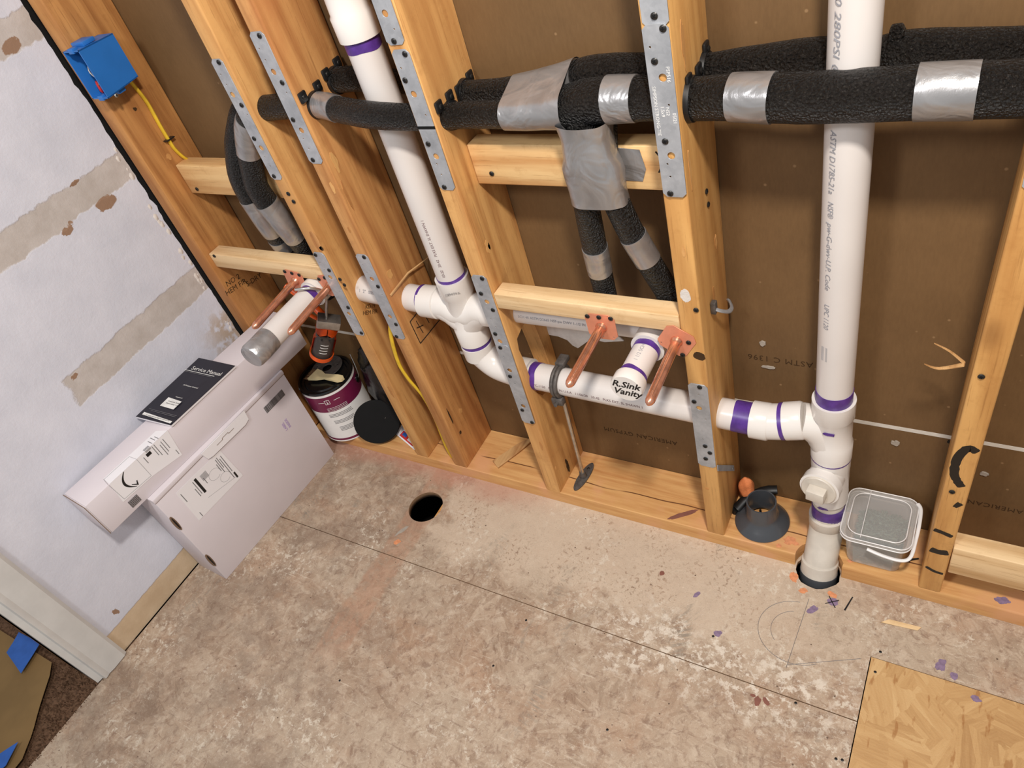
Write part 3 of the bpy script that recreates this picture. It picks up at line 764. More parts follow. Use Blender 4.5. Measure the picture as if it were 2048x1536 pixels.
for a, b in (((-0.425, 0.935), (-0.405, 0.905)), ((-0.408, 0.93), (-0.424, 0.90))): tube(bm, [(a[0], 0.0598, a[1]), (b[0], 0.0598, b[1])], 0.0013, 5)
finish('ink_cross', bm, 'black', b_um)

# ================================================================== NAIL PLATES
def nail_plate(x0, zt, zb, label, screws, holes, w=0.034, small=(), y=0.0, extra=None):
    r = 0.006
    lp = [(x0 + r, zb), (x0 + w - r, zb), (x0 + w, zb + r), (x0 + w, zt - r), (x0 + w - r, zt), (x0 + r, zt), (x0, zt - r), (x0, zb + r)]
    loops = [lp] + [circ(a, b, 0.0056, 18) for a, b in holes] + [circ(a, b, 0.0016, 8) for a, b in small]
    root = thing('nail_plate', (x0 + w / 2, y, zb), label, 'metal plate', 'galvanised nail plates on the studs')
    bm = xf(cut2d(loops, 0.0016), plane((0, y - 0.0009, 0), (1, 0, 0), (0, 0, 1)))
    finish('plate', bm, 'galv', root, smooth=False)
    for a, b in screws: screw(root, a, y - 0.0015, b)
    return root
def smalls(x, zt): return [(x + dx, zt - d) for dx, d in ((0.008, 0.028), (0.010, 0.047), (0.024, 0.105), (0.012, 0.192), (0.014, 0.212))]
nail_plate(-1.214, 1.142, 0.900, 'galvanised plate at pipe height on the knotted stud', [(-1.194, 1.136), (-1.192, 1.056), (-1.205, 0.989), (-1.204, 0.908)], [(-1.202, 1.076), (-1.199, 0.969)], 0.030, smalls(-1.214, 1.142))
nail_plate(-1.086, 1.181, 0.938, 'galvanised plate at pipe height on the diamond-marked stud', [(-1.063, 1.174), (-1.061, 1.094), (-1.077, 1.026), (-1.075, 0.946)], [(-1.07, 1.113), (-1.069, 1.005)], 0.034, smalls(-1.086, 1.181))
nail_plate(-1.209, 0.724, 0.487, 'galvanised plate in front of the pipe hole on the knotted stud', [(-1.202, 0.717), (-1.184, 0.678), (-1.184, 0.573), (-1.183, 0.496)], [(-1.192, 0.658), (-1.192, 0.553)], 0.033, smalls(-1.209, 0.724))
nail_plate(-1.083, 0.731, 0.498, 'galvanised plate in front of the pipe hole on the diamond-marked stud', [(-1.060, 0.725), (-1.059, 0.649), (-1.058, 0.543), (-1.074, 0.504)], [(-1.067, 0.668), (-1.066, 0.564)], 0.033, smalls(-1.083, 0.731))
nail_plate(-0.803, 1.385, 1.142, 'galvanised plate cut off by the top edge, beside the white coupling', [(-0.788, 1.148), (-0.776, 1.23)], [(-0.787, 1.188), (-0.785, 1.30)], 0.034, [(-0.78, 1.165), (-0.795, 1.21)])
p = nail_plate(-0.801, 1.135, 0.893, 'galvanised plate over the foam pipe on the notched stud, black strip across it', [(-0.776, 1.128), (-0.793, 1.088), (-0.792, 0.980), (-0.790, 0.899)], [(-0.786, 1.065), (-0.785, 0.957)], 0.033, smalls(-0.801, 1.135))
finish('black_strip', box(B(), -0.8015, -0.7675, -0.0022, -0.0008, 1.006, 1.011), 'matblack', p, smooth=False)
nail_plate(-0.802, 0.709, 0.470, 'upper of two overlapping galvanised plates low on the notched stud', [(-0.777, 0.703), (-0.792, 0.665), (-0.777, 0.626), (-0.792, 0.561)], [(-0.785, 0.645), (-0.787, 0.541)], 0.034, [(-0.79, 0.60), (-0.785, 0.58)])
p = nail_plate(-0.801, 0.533, 0.294, 'lower of two overlapping galvanised plates low on the notched stud', [(-0.790, 0.525), (-0.791, 0.442), (-0.790, 0.337), (-0.775, 0.300)], [(-0.787, 0.46), (-0.784, 0.351)], 0.033, [(-0.79, 0.50), (-0.785, 0.42), (-0.785, 0.37)], -0.0018)
finish('sticker', box(B(), -0.789, -0.778, -0.0032, -0.0026, 0.385, 0.405), 'paper', p, smooth=False)
bmb = B()
for k in range(7): box(bmb, -0.7885 + k * 0.0015, -0.7878 + k * 0.0015, -0.0034, -0.0031, 0.387, 0.403)
finish('sticker_barcode', bmb, 'black', p, smooth=False)
nail_plate(-0.393, 1.385, 1.140, 'galvanised plate cut off by the top edge, left of the tall right pipe', [(-0.376, 1.153), (-0.368, 1.25)], [(-0.374, 1.20)], 0.035, [(-0.37, 1.19)])
p = nail_plate(-0.394, 1.144, 0.899, 'wide galvanised plate with stamped lettering over the thick foam pipe', [(-0.366, 1.138), (-0.382, 1.098), (-0.381, 0.987), (-0.383, 0.905)], [(-0.374, 1.076), (-0.375, 0.965)], 0.035, smalls(-0.394, 1.144), -0.0018)
for s_, x, z in (('SIMPSON STRONG-TIE', -0.388, 1.03), ('NS2\n1.5x9', -0.376, 1.03), ('PSP516', -0.366, 1.08), ('05/21', -0.364, 1.02)):
    bm = xf(text_bm(s_, 0.007, 0.0002), plane((x, -0.0037, z), (0, 0, -1), (1, 0, 0)))
    finish('stamped_lettering', bm, 'whiteprint', p, smooth=False)
nail_plate(-0.396, 0.511, 0.277, 'galvanised plate over the white drain pipe on the clip stud', [(-0.374, 0.505), (-0.388, 0.464), (-0.377, 0.341), (-0.369, 0.323), (-0.379, 0.302)], [(-0.380, 0.448)], 0.036, [(-0.378, 0.485), (-0.37, 0.42), (-0.38, 0.36)])
nail_plate(0.040, 1.17, 0.925, 'galvanised plate at the right edge of the photo on the sprayed stud', [(0.055, 0.932)], [(0.057, 1.0)], 0.034)
# strap tab and clip on the side of the third stud
root = thing('metal_strap', (-0.357, 0.05, 0.17), 'small bright metal strap tab wrapped on the clip stud above the grey flange', 'metal strap')
bm = box(B(), -0.3582, -0.3566, 0.0, 0.092, 0.0, 0.019)
for v in bm.verts: v.co.z += 0.268 - v.co.y * 1.2
finish('strap', bm, 'galv', root, smooth=False)
screw(root, -0.3566, 0.084, 0.176, '+x', True, 0.6)
root = thing('wire_clip', (-0.357, 0.09, 0.61), 'bent grey metal clip sticking out of the side of the third stud', 'clip')
bm = B()
for P, r in (([(-0.356, 0.048, 0.652), (-0.345, 0.052, 0.644), (-0.338, 0.075, 0.624), (-0.340, 0.10, 0.612), (-0.352, 0.125, 0.605), (-0.356, 0.13, 0.602)], 0.004),):
    tube(bm, [q[:3] for q in spline(P, 4)], r, 8, True, 0, 0, 0.6)
finish('clip_body', bm, 'galv', root)
bm = box(B(), -0.358, -0.349, 0.044, 0.056, 0.640, 0.664, 0.0015); finish('clip_foot', bm, 'iron', root)

# ================================================================== DRAIN PIPEWORK (glued together)
dp = thing('drain_pipework', (-0.161, 0.076, 0.0), 'white plastic drain and vent pipes with purple primed joints running through the studs', 'pipe')
def part(name, bm, mat, parent=dp, angle=38): return finish(name, bm, mat, parent, angle=angle)
def ring(o, axis, r, t0, t1, parent=dp, name='primer_ring', wob=0.0):
    bm = B(); lathe(bm, [(t0, r), (t0, r + 0.0006), (t1, r + 0.0006), (t1, r)], o, axis, 32, 0, False)
    if wob:
        ax = Vector(axis).normalized()
        for v in bm.verts: v.co += ax * wob * mnoise.noise(v.co * 40)
    return finish(name, bm, 'primer', parent)
LX, LY = -0.905, 0.058
# left vent
up = part('vent_pipe', tube(B(), [(LX, LY, 0.62), (LX, LY, 1.16)], 0.0302, 36), 'pvc')
ring((LX, LY, 0), (0, 0, 1), 0.0302, 1.118, 1.140, up, wob=0.003)
ring((LX, LY, 0), (0, 0, 1), 0.0302, 0.638, 0.656, up, wob=0.004)
tx = part('pipe_lettering', wrap(fit(text_bm('03:22   20-42   PLKS EXT. SL SHAWN 1', 0.0085, 0.0001, 'LEFT'), 0.135), (LX, LY, 0.668), (0, 0, 1), (0.25, -1, 0), 0.0302), 'inkred', up)
part('vent_elbow', lathe(B(), [(1.138, 0.0302), (1.138, 0.0358), (1.176, 0.0364), (1.180, 0.034), (1.21, 0.0335), (1.25, 0.0345), (1.255, 0.0362), (1.30, 0.0362)], (LX, LY, 0), (0, 0, 1)), 'pvc_fit')
part('upper_pipe', tube(B(), [(LX, LY, 1.28), (LX - 0.02, LY, 2.42)], 0.0302, 28), 'pvc')
# double tee on the left
bm = B()
lathe(bm, [(0.649, 0.031), (0.650, 0.0362), (0.609, 0.0365), (0.604, 0.0335), (0.524, 0.0335), (0.519, 0.0365), (0.476, 0.0362), (0.476, 0.031)], (LX, LY, 0), (0, 0, 1), 36)
for s_ in (-1, 1):
    pts = [(LX + s_ * t, LY, 0.569 - (0.012 if t < 0.03 else 0.0)) for t in (0.0, 0.02, 0.04, 0.062)]
    tube(bm, pts, [0.034, 0.034, 0.0335, 0.0335], 32)
    lathe(bm, [(0.06, 0.0335), (0.062, 0.0365), (0.102, 0.0362), (0.102, 0.031)], (LX, LY, 0.569), (s_, 0, 0), 32)
    # swept throat
    tube(bm, [(LX + s_ * 0.055, LY, 0.567), (LX + s_ * 0.03, LY, 0.554), (LX + s_ * 0.008, LY, 0.529), (LX, LY, 0.514)], [0.033, 0.033, 0.032, 0.031], 28)
tee = part('double_tee', bm, 'pvc_fit', angle=50)
part('fitting_lettering', xf(text_bm('GENOVA', 0.008, 0.0001), plane((LX + 0.016, LY - 0.0335, 0.629), (0.9, 0.42, 0), (0, 0, 1))), 'greyprint', tee)
# bend below the tee
ring((LX, LY, 0), (0, 0, 1), 0.0335, 0.460, 0.476, wob=0.003)
P = [(LX, LY, 0.468), (LX, LY, 0.45), (LX + 0.012, LY, 0.427), (LX + 0.04, LY - 0.002, 0.405), (LX + 0.08, LY - 0.005, 0.398), (LX + 0.105, LY - 0.007, 0.397)]
bm = B(); lathe(bm, [(0.466, 0.03), (0.466, 0.0362), (0.430, 0.0362), (0.427, 0.033)], (LX, LY, 0), (0, 0, 1), 32)
tube(bm, [q[:3] for q in spline(P, 6)], 0.0335, 32)
lathe(bm, [(0.085, 0.033), (0.087, 0.0362), (0.128, 0.0362), (0.128, 0.030)], (LX, LY - 0.007, 0.398), (1, 0, -0.01), 32)
part('sweep_bend', bm, 'pvc_fit')
# branch to the left through two studs
lp_ = part('branch_pipe', tube(B(), [(LX - 0.07, LY, 0.569), (-1.30, LY - 0.002, 0.592)], 0.0302, 32), 'pvc')
ring((LX, LY, 0.569), (-1, 0, 0.06), 0.0305, 0.10, 0.106, lp_)
part('pipe_lettering', wrap(text_bm('1  2"  000122', 0.011, 0.0001, 'LEFT'), (-1.165, LY, 0.585), (1, 0, -0.06), (0, -1, 0.5), 0.0302), 'inkgrey', lp_)
# left stub-out with taped end
AX = (-1.282, 0.0, 0.598)
bm = B(); lathe(bm, [(-0.09, 0.031), (-0.02, 0.033), (0.0, 0.033), (0.0, 0.028)], AX, (0, -1, 0.0), 32); part('stub_elbow', bm, 'pvc_fit')
st = part('stub_pipe', tube(B(), [(AX[0], 0.03, AX[2]), (AX[0], -0.205, AX[2])], 0.0272, 32), 'pvc')
ring((AX[0], 0, AX[2]), (0, -1, 0), 0.0274, 0.004, 0.020, st, wob=0.003)
bm = B(); lathe(bm, [(0.155, 0.0276), (0.156, 0.0286), (0.19, 0.0290), (0.212, 0.0290), (0.219, 0.0265), (0.220, 0.012), (0.219, 0.0)], AX, (0, -1, 0), 36, 0, False)
for v in bm.verts: v.co += Vector((mnoise.noise(v.co * 60), mnoise.noise(v.co * 60 + Vector((5, 0, 0))), mnoise.noise(v.co * 60 + Vector((0, 5, 0))))) * 0.0012
part('tape_cap', bm, 'tape', st)
bm = B()
for k in range(9):
    th = 2.2 + k * 0.09
    for yy in (-0.115, -0.157): bm.verts.new((AX[0] + math.cos(th) * 0.0278, yy, AX[2] + math.sin(th) * 0.0278))
bm.verts.ensure_lookup_table()
for k in range(8): bm.faces.new([bm.verts[i] for i in (2 * k, 2 * k + 1, 2 * k + 3, 2 * k + 2)])
part('tape_tongue', bm, 'tape', st)
# branch to the right behind the block, to the vanity stub-out
bp = part('branch_pipe', tube(B(), [(LX + 0.06, LY, 0.569), (-0.80, 0.062, 0.572), (-0.44, 0.064, 0.575)], 0.0245, 28), 'pvc')
ring((-0.585, 0.0631, 0.5738), (1, 0, 0.02), 0.0247, 0.0, 0.010, bp, wob=0.003)
part('pipe_lettering', wrap(text_bm('SCH 40 ASTM D2665 NSF-pw DWV 1-1/2 IN', 0.008, 0.0001, 'LEFT'), (-0.755, 0.0625, 0.5724), (1, 0, 0.01), (0, -1, 0.25), 0.0245), 'inkgrey', bp)
AX = (-0.466, 0.0, 0.577)
bm = B(); lathe(bm, [(-0.07, 0.030), (-0.03, 0.0315), (-0.004, 0.0315), (-0.004, 0.0255)], AX, (0, -1, 0.0), 32); part('stub_elbow', bm, 'pvc_fit')
st = part('stub_pipe', tube(B(), [(AX[0], 0.03, AX[2]), (AX[0], -0.08, AX[2])], 0.0245, 32), 'pvc')
ring((AX[0], 0, AX[2]), (0, -1, 0), 0.0247, -0.003, 0.009, st, wob=0.003)
ring((AX[0], 0, AX[2]), (0, -1, 0), 0.0247, 0.064, 0.078, st, wob=0.004)
part('pipe_lettering', wrap(text_bm('1 1/2 SCH 40', 0.010, 0.0001), (AX[0], -0.025, AX[2]), (0, 1, 0), (0.1, 0, 1), 0.0245), 'inkgrey', st)
bm = B(); lathe(bm, [(0.077, 0.0245), (0.077, 0.0290), (0.079, 0.0297), (0.096, 0.0297), (0.1005, 0.0285), (0.1005, 0.0)], AX, (0, -1, 0), 40, 0, False)
cap = part('end_cap', bm, 'pvc_fit', angle=30)
for s_, dz in (('R.Sink', 0.009), ('Vanity', -0.009)):
    part('marker_writing', xf(text_bm(s_, 0.0205, 0.0002, 'CENTER', 0.35, 1.0, 0.0005), plane((AX[0], -0.1007, AX[2] + dz), (1, 0, -0.05), (0, 0, 1))), 'black', cap)
# horizontal drain to the right stack
A_, Bq = Vector((-0.785, 0.051, 0.3965)), Vector((-0.285, 0.050, 0.385)); dr = (Bq - A_).normalized()
hp = part('drain_pipe', tube(B(), [A_ - dr * 0.02, Bq], 0.0302, 36), 'pvc')
ring(A_, dr, 0.0304, 0.012, 0.03, hp, wob=0.004)
ring(Bq, dr, 0.0304, -0.047, -0.012, hp, wob=0.006)
part('pipe_lettering', wrap(fit(text_bm('PVC-1120   MADE IN U.S.A   11/06/20   20-42   PLKS EXT. SL SHAWN 1', 0.0085, 0.0001, 'LEFT'), 0.255), A_ + dr * 0.022, dr, (0.0, -1.0, 0.10), 0.0302), 'inkred', hp)
bm = B()
P = [(-0.297, 0.050, 0.385), (-0.27, 0.051, 0.3855), (-0.25, 0.053, 0.3885), (-0.235, 0.056, 0.392)]
tube(bm, P, 0.0345, 32)
lathe(bm, [(0.0, 0.031), (0.0, 0.0362), (0.03, 0.0362), (0.033, 0.0345)], (-0.299, 0.050, 0.385), (1, 0.02, 0.0), 32)
part('eighth_bend', bm, 'pvc_fit')
ax_b = Vector((1, 0.14, 0.20)).normalized()
ring((-0.2435, 0.0545, 0.3898), ax_b, 0.0348, -0.004, 0.003)
# right stack: wye, clean-out tee, offset into the floor
RX, RY = -0.160, 0.068
bm = B()
lathe(bm, [(0.0, 0.0335), (0.001, 0.0362), (0.030, 0.0362), (0.034, 0.0340)], (-0.2405, 0.055, 0.3905), ax_b, 32)
P = [(-0.212, 0.059, 0.396), (-0.194, 0.063, 0.390), (-0.177, 0.067, 0.370), (-0.165, RY, 0.342), (-0.160, RY, 0.325)]
tube(bm, [q[:3] for q in spline(P, 5)], [0.0338] * 20 + [0.0335], 32)
lathe(bm, [(0.458, 0.030), (0.459, 0.0365), (0.421, 0.0367), (0.415, 0.0338), (0.353, 0.0338), (0.348, 0.0365), (0.308, 0.0362), (0.308, 0.031)], (RX, RY, 0), (0, 0, 1), 36)
wye = part('wye_fitting', bm, 'pvc_fit', angle=50)
stain_on(wye, plane((RX, RY - 0.0343, 0.400), (1, 0, 0), (0, 0, 1)), 0.010, 0.004, 'primer', 31, 0.45, 'primer_smear', 0.0012)
stack = part('vent_pipe', tube(B(), [(RX, RY, 0.42), (RX + 0.004, RY, 2.42)], 0.0302, 40), 'pvc')
ring((RX, RY, 0), (0, 0, 1), 0.0304, 0.457, 0.485, stack, wob=0.004)
for s_, z_, ln in (('SCH 40 280PSI @73°F', 1.195, 0.19), ('ASTM D1785-21a', 0.978, 0.093), ('NSF®', 0.872, 0.026), ('pw-G-dwv-U.P. Code', 0.838, 0.12), ('UPC 1120', 0.690, 0.05)):
    part('pipe_lettering', wrap(fit(text_bm(s_, 0.0125, 0.0001, 'LEFT', 0.2), ln), (RX, RY, z_), (0, 0, -1), (-0.5, -1, 0), 0.0302), 'inkgrey', stack)
bmb = B()
for k in range(14):
    q = text_bm('|', 0.012, 0.0001); join(bmb, wrap(xf(q, Matrix.Translation((0.0022 * k, 0, 0))), (RX, RY, 0.60), (0, 0, -1), (-0.5, -1, 0), 0.0302))
part('pipe_barcode', bmb, 'inkgrey', stack)
ring((RX, RY, 0), (0, 0, 1), 0.0355, 0.305, 0.309, wob=0.001)
bm = B()
lathe(bm, [(0.307, 0.031), (0.307, 0.0352), (0.280, 0.0352), (0.274, 0.0345), (0.21, 0.0345), (0.20, 0.0352), (0.176, 0.0350), (0.173, 0.031)], (RX, RY, 0), (0, 0, 1), 36)
cd_ = Vector((-0.16, -1, 0.10)).normalized()
lathe(bm, [(0.0, 0.032), (0.034, 0.0335), (0.036, 0.0362), (0.056, 0.0368), (0.057, 0.033)], (RX, RY, 0.258), cd_, 36)
co = part('cleanout_tee', bm, 'pvc_fit', angle=50)
bm = B(); o_ = Vector((RX, RY, 0.258))
lathe(bm, [(0.05, 0.0325), (0.060, 0.0325), (0.0615, 0.031), (0.0615, 0.0)], o_, cd_, 36, 0, False)
m_ = plane(o_ + cd_ * 0.068, Vector((1, -0.16, 0)), (0, 0, 1))
xf(box_b := box(B(), -0.0165, 0.0165, -0.013, 0.013, -0.008, 0.012, 0.0015), m_); join(bm, box_b)
part('cleanout_plug', bm, 'pvc_old', co, angle=30)
lowp = part('riser_pipe', tube(B(), [(RX, RY, 0.175), (RX, RY - 0.004, 0.11)], 0.0305, 32), 'pvc_old')
finish('primer_ring', (lambda b_: lathe(b_, [(0.117, 0.0309), (0.117, 0.0314), (0.158, 0.0314), (0.158, 0.0309)], (RX, RY - 0.002, 0), (0, 0, 1), 32, 0, False))(B()), 'primer', lowp)
stain_on(lowp, plane((RX - 0.004, RY - 0.0345, 0.176), (1, 0, 0), (0, 0, 1)), 0.009, 0.004, 'primer', 77, 0.45, 'primer_smear', 0.001)
bm = B()
lathe(bm, [(0.0, 0.031), (0.0, 0.0355), (-0.026, 0.0355), (-0.029, 0.0335)], (RX, RY - 0.004, 0.122), (0, 0.02, 1), 32)
P = [(RX, RY - 0.005, 0.10), (RX, RY - 0.012, 0.078), (RX - 0.001, RY - 0.03, 0.05), (RX - 0.002, RY - 0.05, 0.02), (RX - 0.002, RY - 0.06, -0.01)]
tube(bm, [q[:3] for q in spline(P, 5)], 0.0335, 32)
lathe(bm, [(0.0, 0.0335), (0.002, 0.0362), (0.05, 0.0362)], (RX - 0.002, RY - 0.052, 0.022), (0, -0.35, -1), 32)
eb = part('offset_elbow', bm, 'pvc_old', angle=50)
finish('rubber_seal', lathe(B(), [(0.030, 0.0362), (0.030, 0.0374), (0.052, 0.0374), (0.052, 0.0362)], (RX - 0.002, RY - 0.052, 0.022), (0, -0.35, -1), 32, 0, False), 'greypvc', eb)
finish('mould_nib', box(B(), RX - 0.003, RX + 0.001, -0.016, -0.008, 0.018, 0.027, 0.001), 'pvc_fit', eb)

# ---- pipe support: flange, rod and split ring
root = thing('pipe_support', (-0.73, 0.062, 0.038), 'threaded rod stand with dark split-ring clamp holding the white drain pipe', 'pipe support')
bm = xf(cut2d([circ(0, 0, 0.013, 28, 0, 0.046)], 0.004), Matrix.Translation((-0.729, 0.062, 0.0405)) @ Matrix.Rotation(-0.10, 4, 'Z'))
fo = finish('floor_flange', bm, 'iron', root, smooth=False)
screw(root, -0.727, 0.088, 0.0424, '+z', False, 0.7)
finish('flange_socket', lathe(B(), [(0, 0.010), (0.010, 0.008), (0.016, 0.0075)], (-0.730, 0.062, 0.042), (0, 0, 1), 16), 'iron', root)
finish('rod', tube(B(), [(-0.730, 0.062, 0.044), (-0.711, 0.047, 0.362)], 0.0048, 12), 'rodsteel', root)
rc = Vector((-0.707, 0.051, 0.3948)); bm = B()
th = [k * 2 * math.pi / 36 for k in range(37)]
for dx in (-0.0045, 0.0045):
    tube(bm, [rc + Vector((dx, math.cos(a) * 0.0335, math.sin(a) * 0.0335)) for a in th], 0.0048, 8, False)
finish('clamp_ring', bm, 'iron', root)
finish('clamp_ear', box(B(), -0.723, -0.695, 0.018, 0.034, 0.348, 0.368, 0.004), 'iron', root)
finish('clamp_ear', box(B(), -0.717, -0.695, 0.060, 0.092, 0.424, 0.437, 0.003), 'iron', root)
finish('clamp_bolt', tube(B(), [(-0.709, 0.010, 0.358), (-0.709, 0.040, 0.352)], 0.0045, 10), 'iron', root)

# ================================================================== FOAM INSULATED WATER LINES
def cutseg(path, pred):
    return [q for q in path if pred(q)]
def foam(parent, path, name='foam_sleeve', mat='foam', grow=0.0, n=26, jit=0.025):
    bm = B(); tube(bm, [q[:3] for q in path], [q[3] + grow for q in path], n, True, 0, jit)
    return finish(name, bm, mat, parent, angle=60)
front = thing('insulated_water_pipe', (0.0, 0.035, 0.99), 'front water pipe in black foam with duct-tape bands, nearest the room', 'insulated pipe', 'foam-covered water pipes')
FP = spline([(1.25, 0.034, 1.015, 0.0305), (0.5, 0.034, 1.022, 0.031), (0.12, 0.034, 1.030, 0.0315), (-0.05, 0.033, 1.030, 0.0315), (-0.2, 0.034, 1.026, 0.0315), (-0.30, 0.040, 1.026, 0.030), (-0.36, 0.046, 1.022, 0.0285), (-0.43, 0.048, 1.024, 0.031),
             (-0.50, 0.048, 1.022, 0.0335), (-0.55, 0.048, 1.014, 0.031), (-0.59, 0.047, 1.007, 0.0245), (-0.66, 0.046, 1.005, 0.0225), (-0.735, 0.046, 1.005, 0.0215), (-0.80, 0.026, 1.012, 0.0215), (-0.89, 0.008, 1.026, 0.0225), (-0.97, 0.020, 1.030, 0.0225), (-1.03, 0.034, 1.034, 0.022), (-1.10, 0.035, 1.034, 0.0225),
             (-1.165, 0.035, 1.032, 0.0235), (-1.208, 0.034, 1.028, 0.024), (-1.245, 0.032, 1.003, 0.024), (-1.275, 0.030, 0.955, 0.024), (-1.303, 0.030, 0.90, 0.024), (-1.318, 0.031, 0.85, 0.0245), (-1.316, 0.045, 0.765, 0.025), (-1.335, 0.080, 0.65, 0.025), (-1.345, 0.082, 0.52, 0.024)], 10)
foam(front, cutseg(FP, lambda q: q[0] > -0.555))
foam(front, cutseg(FP, lambda q: -1.20 < q[0] < -0.545))
foam(front, cutseg(FP, lambda q: q[0] < -1.19))
def band(parent, path, pred, grow=0.0013): return foam(parent, cutseg(path, pred), 'tape_band', 'tape', grow, 28, 0.02)
band(front, FP, lambda q: -0.302 < q[0] < -0.243); band(front, FP, lambda q: -0.088 < q[0] < -0.015)
band(front, FP, lambda q: -0.485 < q[0] < -0.43); band(front, FP, lambda q: -0.655 < q[0] < -0.552, 0.002)
band(front, FP, lambda q: -1.043 < q[0] < -0.985)
band(front, FP, lambda q: q[0] < -1.23 and 0.935 < q[2] < 1.01); band(front, FP, lambda q: q[0] < -1.27 and 0.70 < q[2] < 0.825, 0.0016)
DA = spline([(-0.525, 0.046, 1.01, 0.026), (-0.528, 0.040, 0.97, 0.024), (-0.538, 0.034, 0.90, 0.0215), (-0.546, 0.036, 0.84, 0.0215), (-0.556, 0.052, 0.74, 0.0215), (-0.562, 0.064, 0.66, 0.021), (-0.563, 0.066, 0.58, 0.021)], 10)
foam(front, DA)
band(front, DA, lambda q: 0.695 < q[2] < 0.762)
rear = thing('insulated_water_pipe', (0.0, 0.112, 1.0), 'rear water pipe in black foam, close to the brown sheathing', 'insulated pipe', 'foam-covered water pipes')
RP = spline([(1.25, 0.111, 1.035, 0.027), (0.5, 0.111, 1.035, 0.027), (0.05, 0.111, 1.037, 0.0275), (-0.10, 0.112, 1.041, 0.028), (-0.155, 0.121, 1.040, 0.018), (-0.21, 0.112, 1.040, 0.027), (-0.30, 0.110, 1.035, 0.0255), (-0.36, 0.108, 1.033, 0.023), (-0.43, 0.100, 1.038, 0.026),
             (-0.52, 0.092, 1.040, 0.029), (-0.58, 0.092, 1.030, 0.025), (-0.66, 0.093, 1.022, 0.0215), (-0.735, 0.096, 1.018, 0.0205), (-0.80, 0.10, 1.02, 0.0205), (-0.86, 0.112, 1.03, 0.020), (-0.91, 0.112, 1.036, 0.0205), (-0.985, 0.110, 1.044, 0.0215), (-1.03, 0.104, 1.048, 0.0225), (-1.12, 0.10, 1.045, 0.0225),
             (-1.20, 0.088, 1.042, 0.024), (-1.265, 0.068, 1.025, 0.024), (-1.312, 0.050, 0.975, 0.024), (-1.345, 0.040, 0.92, 0.024), (-1.366, 0.036, 0.86, 0.024), (-1.378, 0.050, 0.765, 0.025), (-1.402, 0.080, 0.65, 0.025), (-1.405, 0.082, 0.52, 0.024)], 10)
foam(rear, cutseg(RP, lambda q: q[0] > -0.16)); foam(rear, cutseg(RP, lambda q: -0.94 < q[0] < -0.15)); foam(rear, cutseg(RP, lambda q: q[0] < -0.93))
band(rear, RP, lambda q: -0.64 < q[0] < -0.545, 0.002)
band(rear, RP, lambda q: q[0] < -1.3 and 0.72 < q[2] < 0.83); band(rear, RP, lambda q: q[0] < -1.3 and 0.655 < q[2] < 0.705)
DB = spline([(-0.510, 0.085, 1.02, 0.024), (-0.505, 0.060, 0.985, 0.024), (-0.500, 0.038, 0.93, 0.0225), (-0.494, 0.034, 0.88, 0.0215), (-0.480, 0.040, 0.81, 0.0215), (-0.457, 0.056, 0.72, 0.0215), (-0.438, 0.066, 0.65, 0.021), (-0.432, 0.07, 0.58, 0.021)], 10)
foam(rear, DB)
band(rear, DB, lambda q: 0.735 < q[2] < 0.80)
# the duct-tape wrap that gathers both drops, stuck to the block
bm = B()
W_ = [(-0.521, 0.038, 1.000, 0.044, 0.034), (-0.520, 0.036, 0.975, 0.040, 0.030), (-0.519, 0.033, 0.945, 0.042, 0.028), (-0.519, 0.032, 0.930, 0.047, 0.029), (-0.518, 0.032, 0.915, 0.048, 0.029), (-0.518, 0.032, 0.885, 0.048, 0.027), (-0.518, 0.033, 0.862, 0.048, 0.026)]
rings = []
for cx, cy, cz, ra, rb in W_:
    rr_ = []
    for k in range(40):
        a = 2 * math.pi * k / 40; c_, s_ = math.cos(a), math.sin(a)
        e_ = 0.72
        p_ = Vector((cx + ra * math.copysign(abs(c_) ** e_, c_), cy + rb * math.copysign(abs(s_) ** e_, s_), cz))
        p_ += Vector((0, -1, 0)) * 0.003 * mnoise.noise(p_ * 55) + Vector((1, 0, 0)) * 0.002 * mnoise.noise(p_ * 40 + Vector((3, 1, 1)))
        rr_.append(bm.verts.new(p_))
    rings.append(rr_)
for i in range(len(rings) - 1):
    for k in range(40): bm.faces.new((rings[i][k], rings[i][(k + 1) % 40], rings[i + 1][(k + 1) % 40], rings[i + 1][k]))
finish('tape_wrap', bm, 'tape', front, angle=60)
bm = cut2d([[(-0.572, 0.930), (-0.566, 0.948), (-0.45, 0.938), (-0.444, 0.905), (-0.452, 0.884), (-0.57, 0.888)]], 0.0008)
finish('tape_tail', xf(bm, plane((0, 0.0592, 0), (1, 0, 0), (0, 0, 1))), 'tape', front, smooth=False)
# gusset of tape where the two horizontal lines meet
bm = B(); rings = []
for x, ya, za, ra, yb, zb, rb in ((-0.660, 0.046, 1.005, 0.0235, 0.092, 1.022, 0.0225), (-0.62, 0.046, 1.006, 0.0245, 0.092, 1.026, 0.0245), (-0.58, 0.047, 1.009, 0.027, 0.091, 1.032, 0.0265), (-0.548, 0.048, 1.015, 0.033, 0.090, 1.038, 0.0285)):
    rr_ = []
    for k in range(32):
        a = 2 * math.pi * k / 32; d = Vector((0, math.cos(a), math.sin(a)))
        pa = Vector((x, ya, za)) + d * (ra + 0.0015); pb = Vector((x, yb, zb)) + d * (rb + 0.0015)
        p_ = pa if pa.dot(d) > pb.dot(d) else pb
        rr_.append(bm.verts.new(p_ + d * 0.0012 * mnoise.noise(p_ * 60)))
    rings.append(rr_)
for i in range(3):
    for k in range(32): bm.faces.new((rings[i][k], rings[i][(k + 1) % 32], rings[i + 1][(k + 1) % 32], rings[i + 1][k]))
finish('tape_gusset', bm, 'tape', front, angle=60)
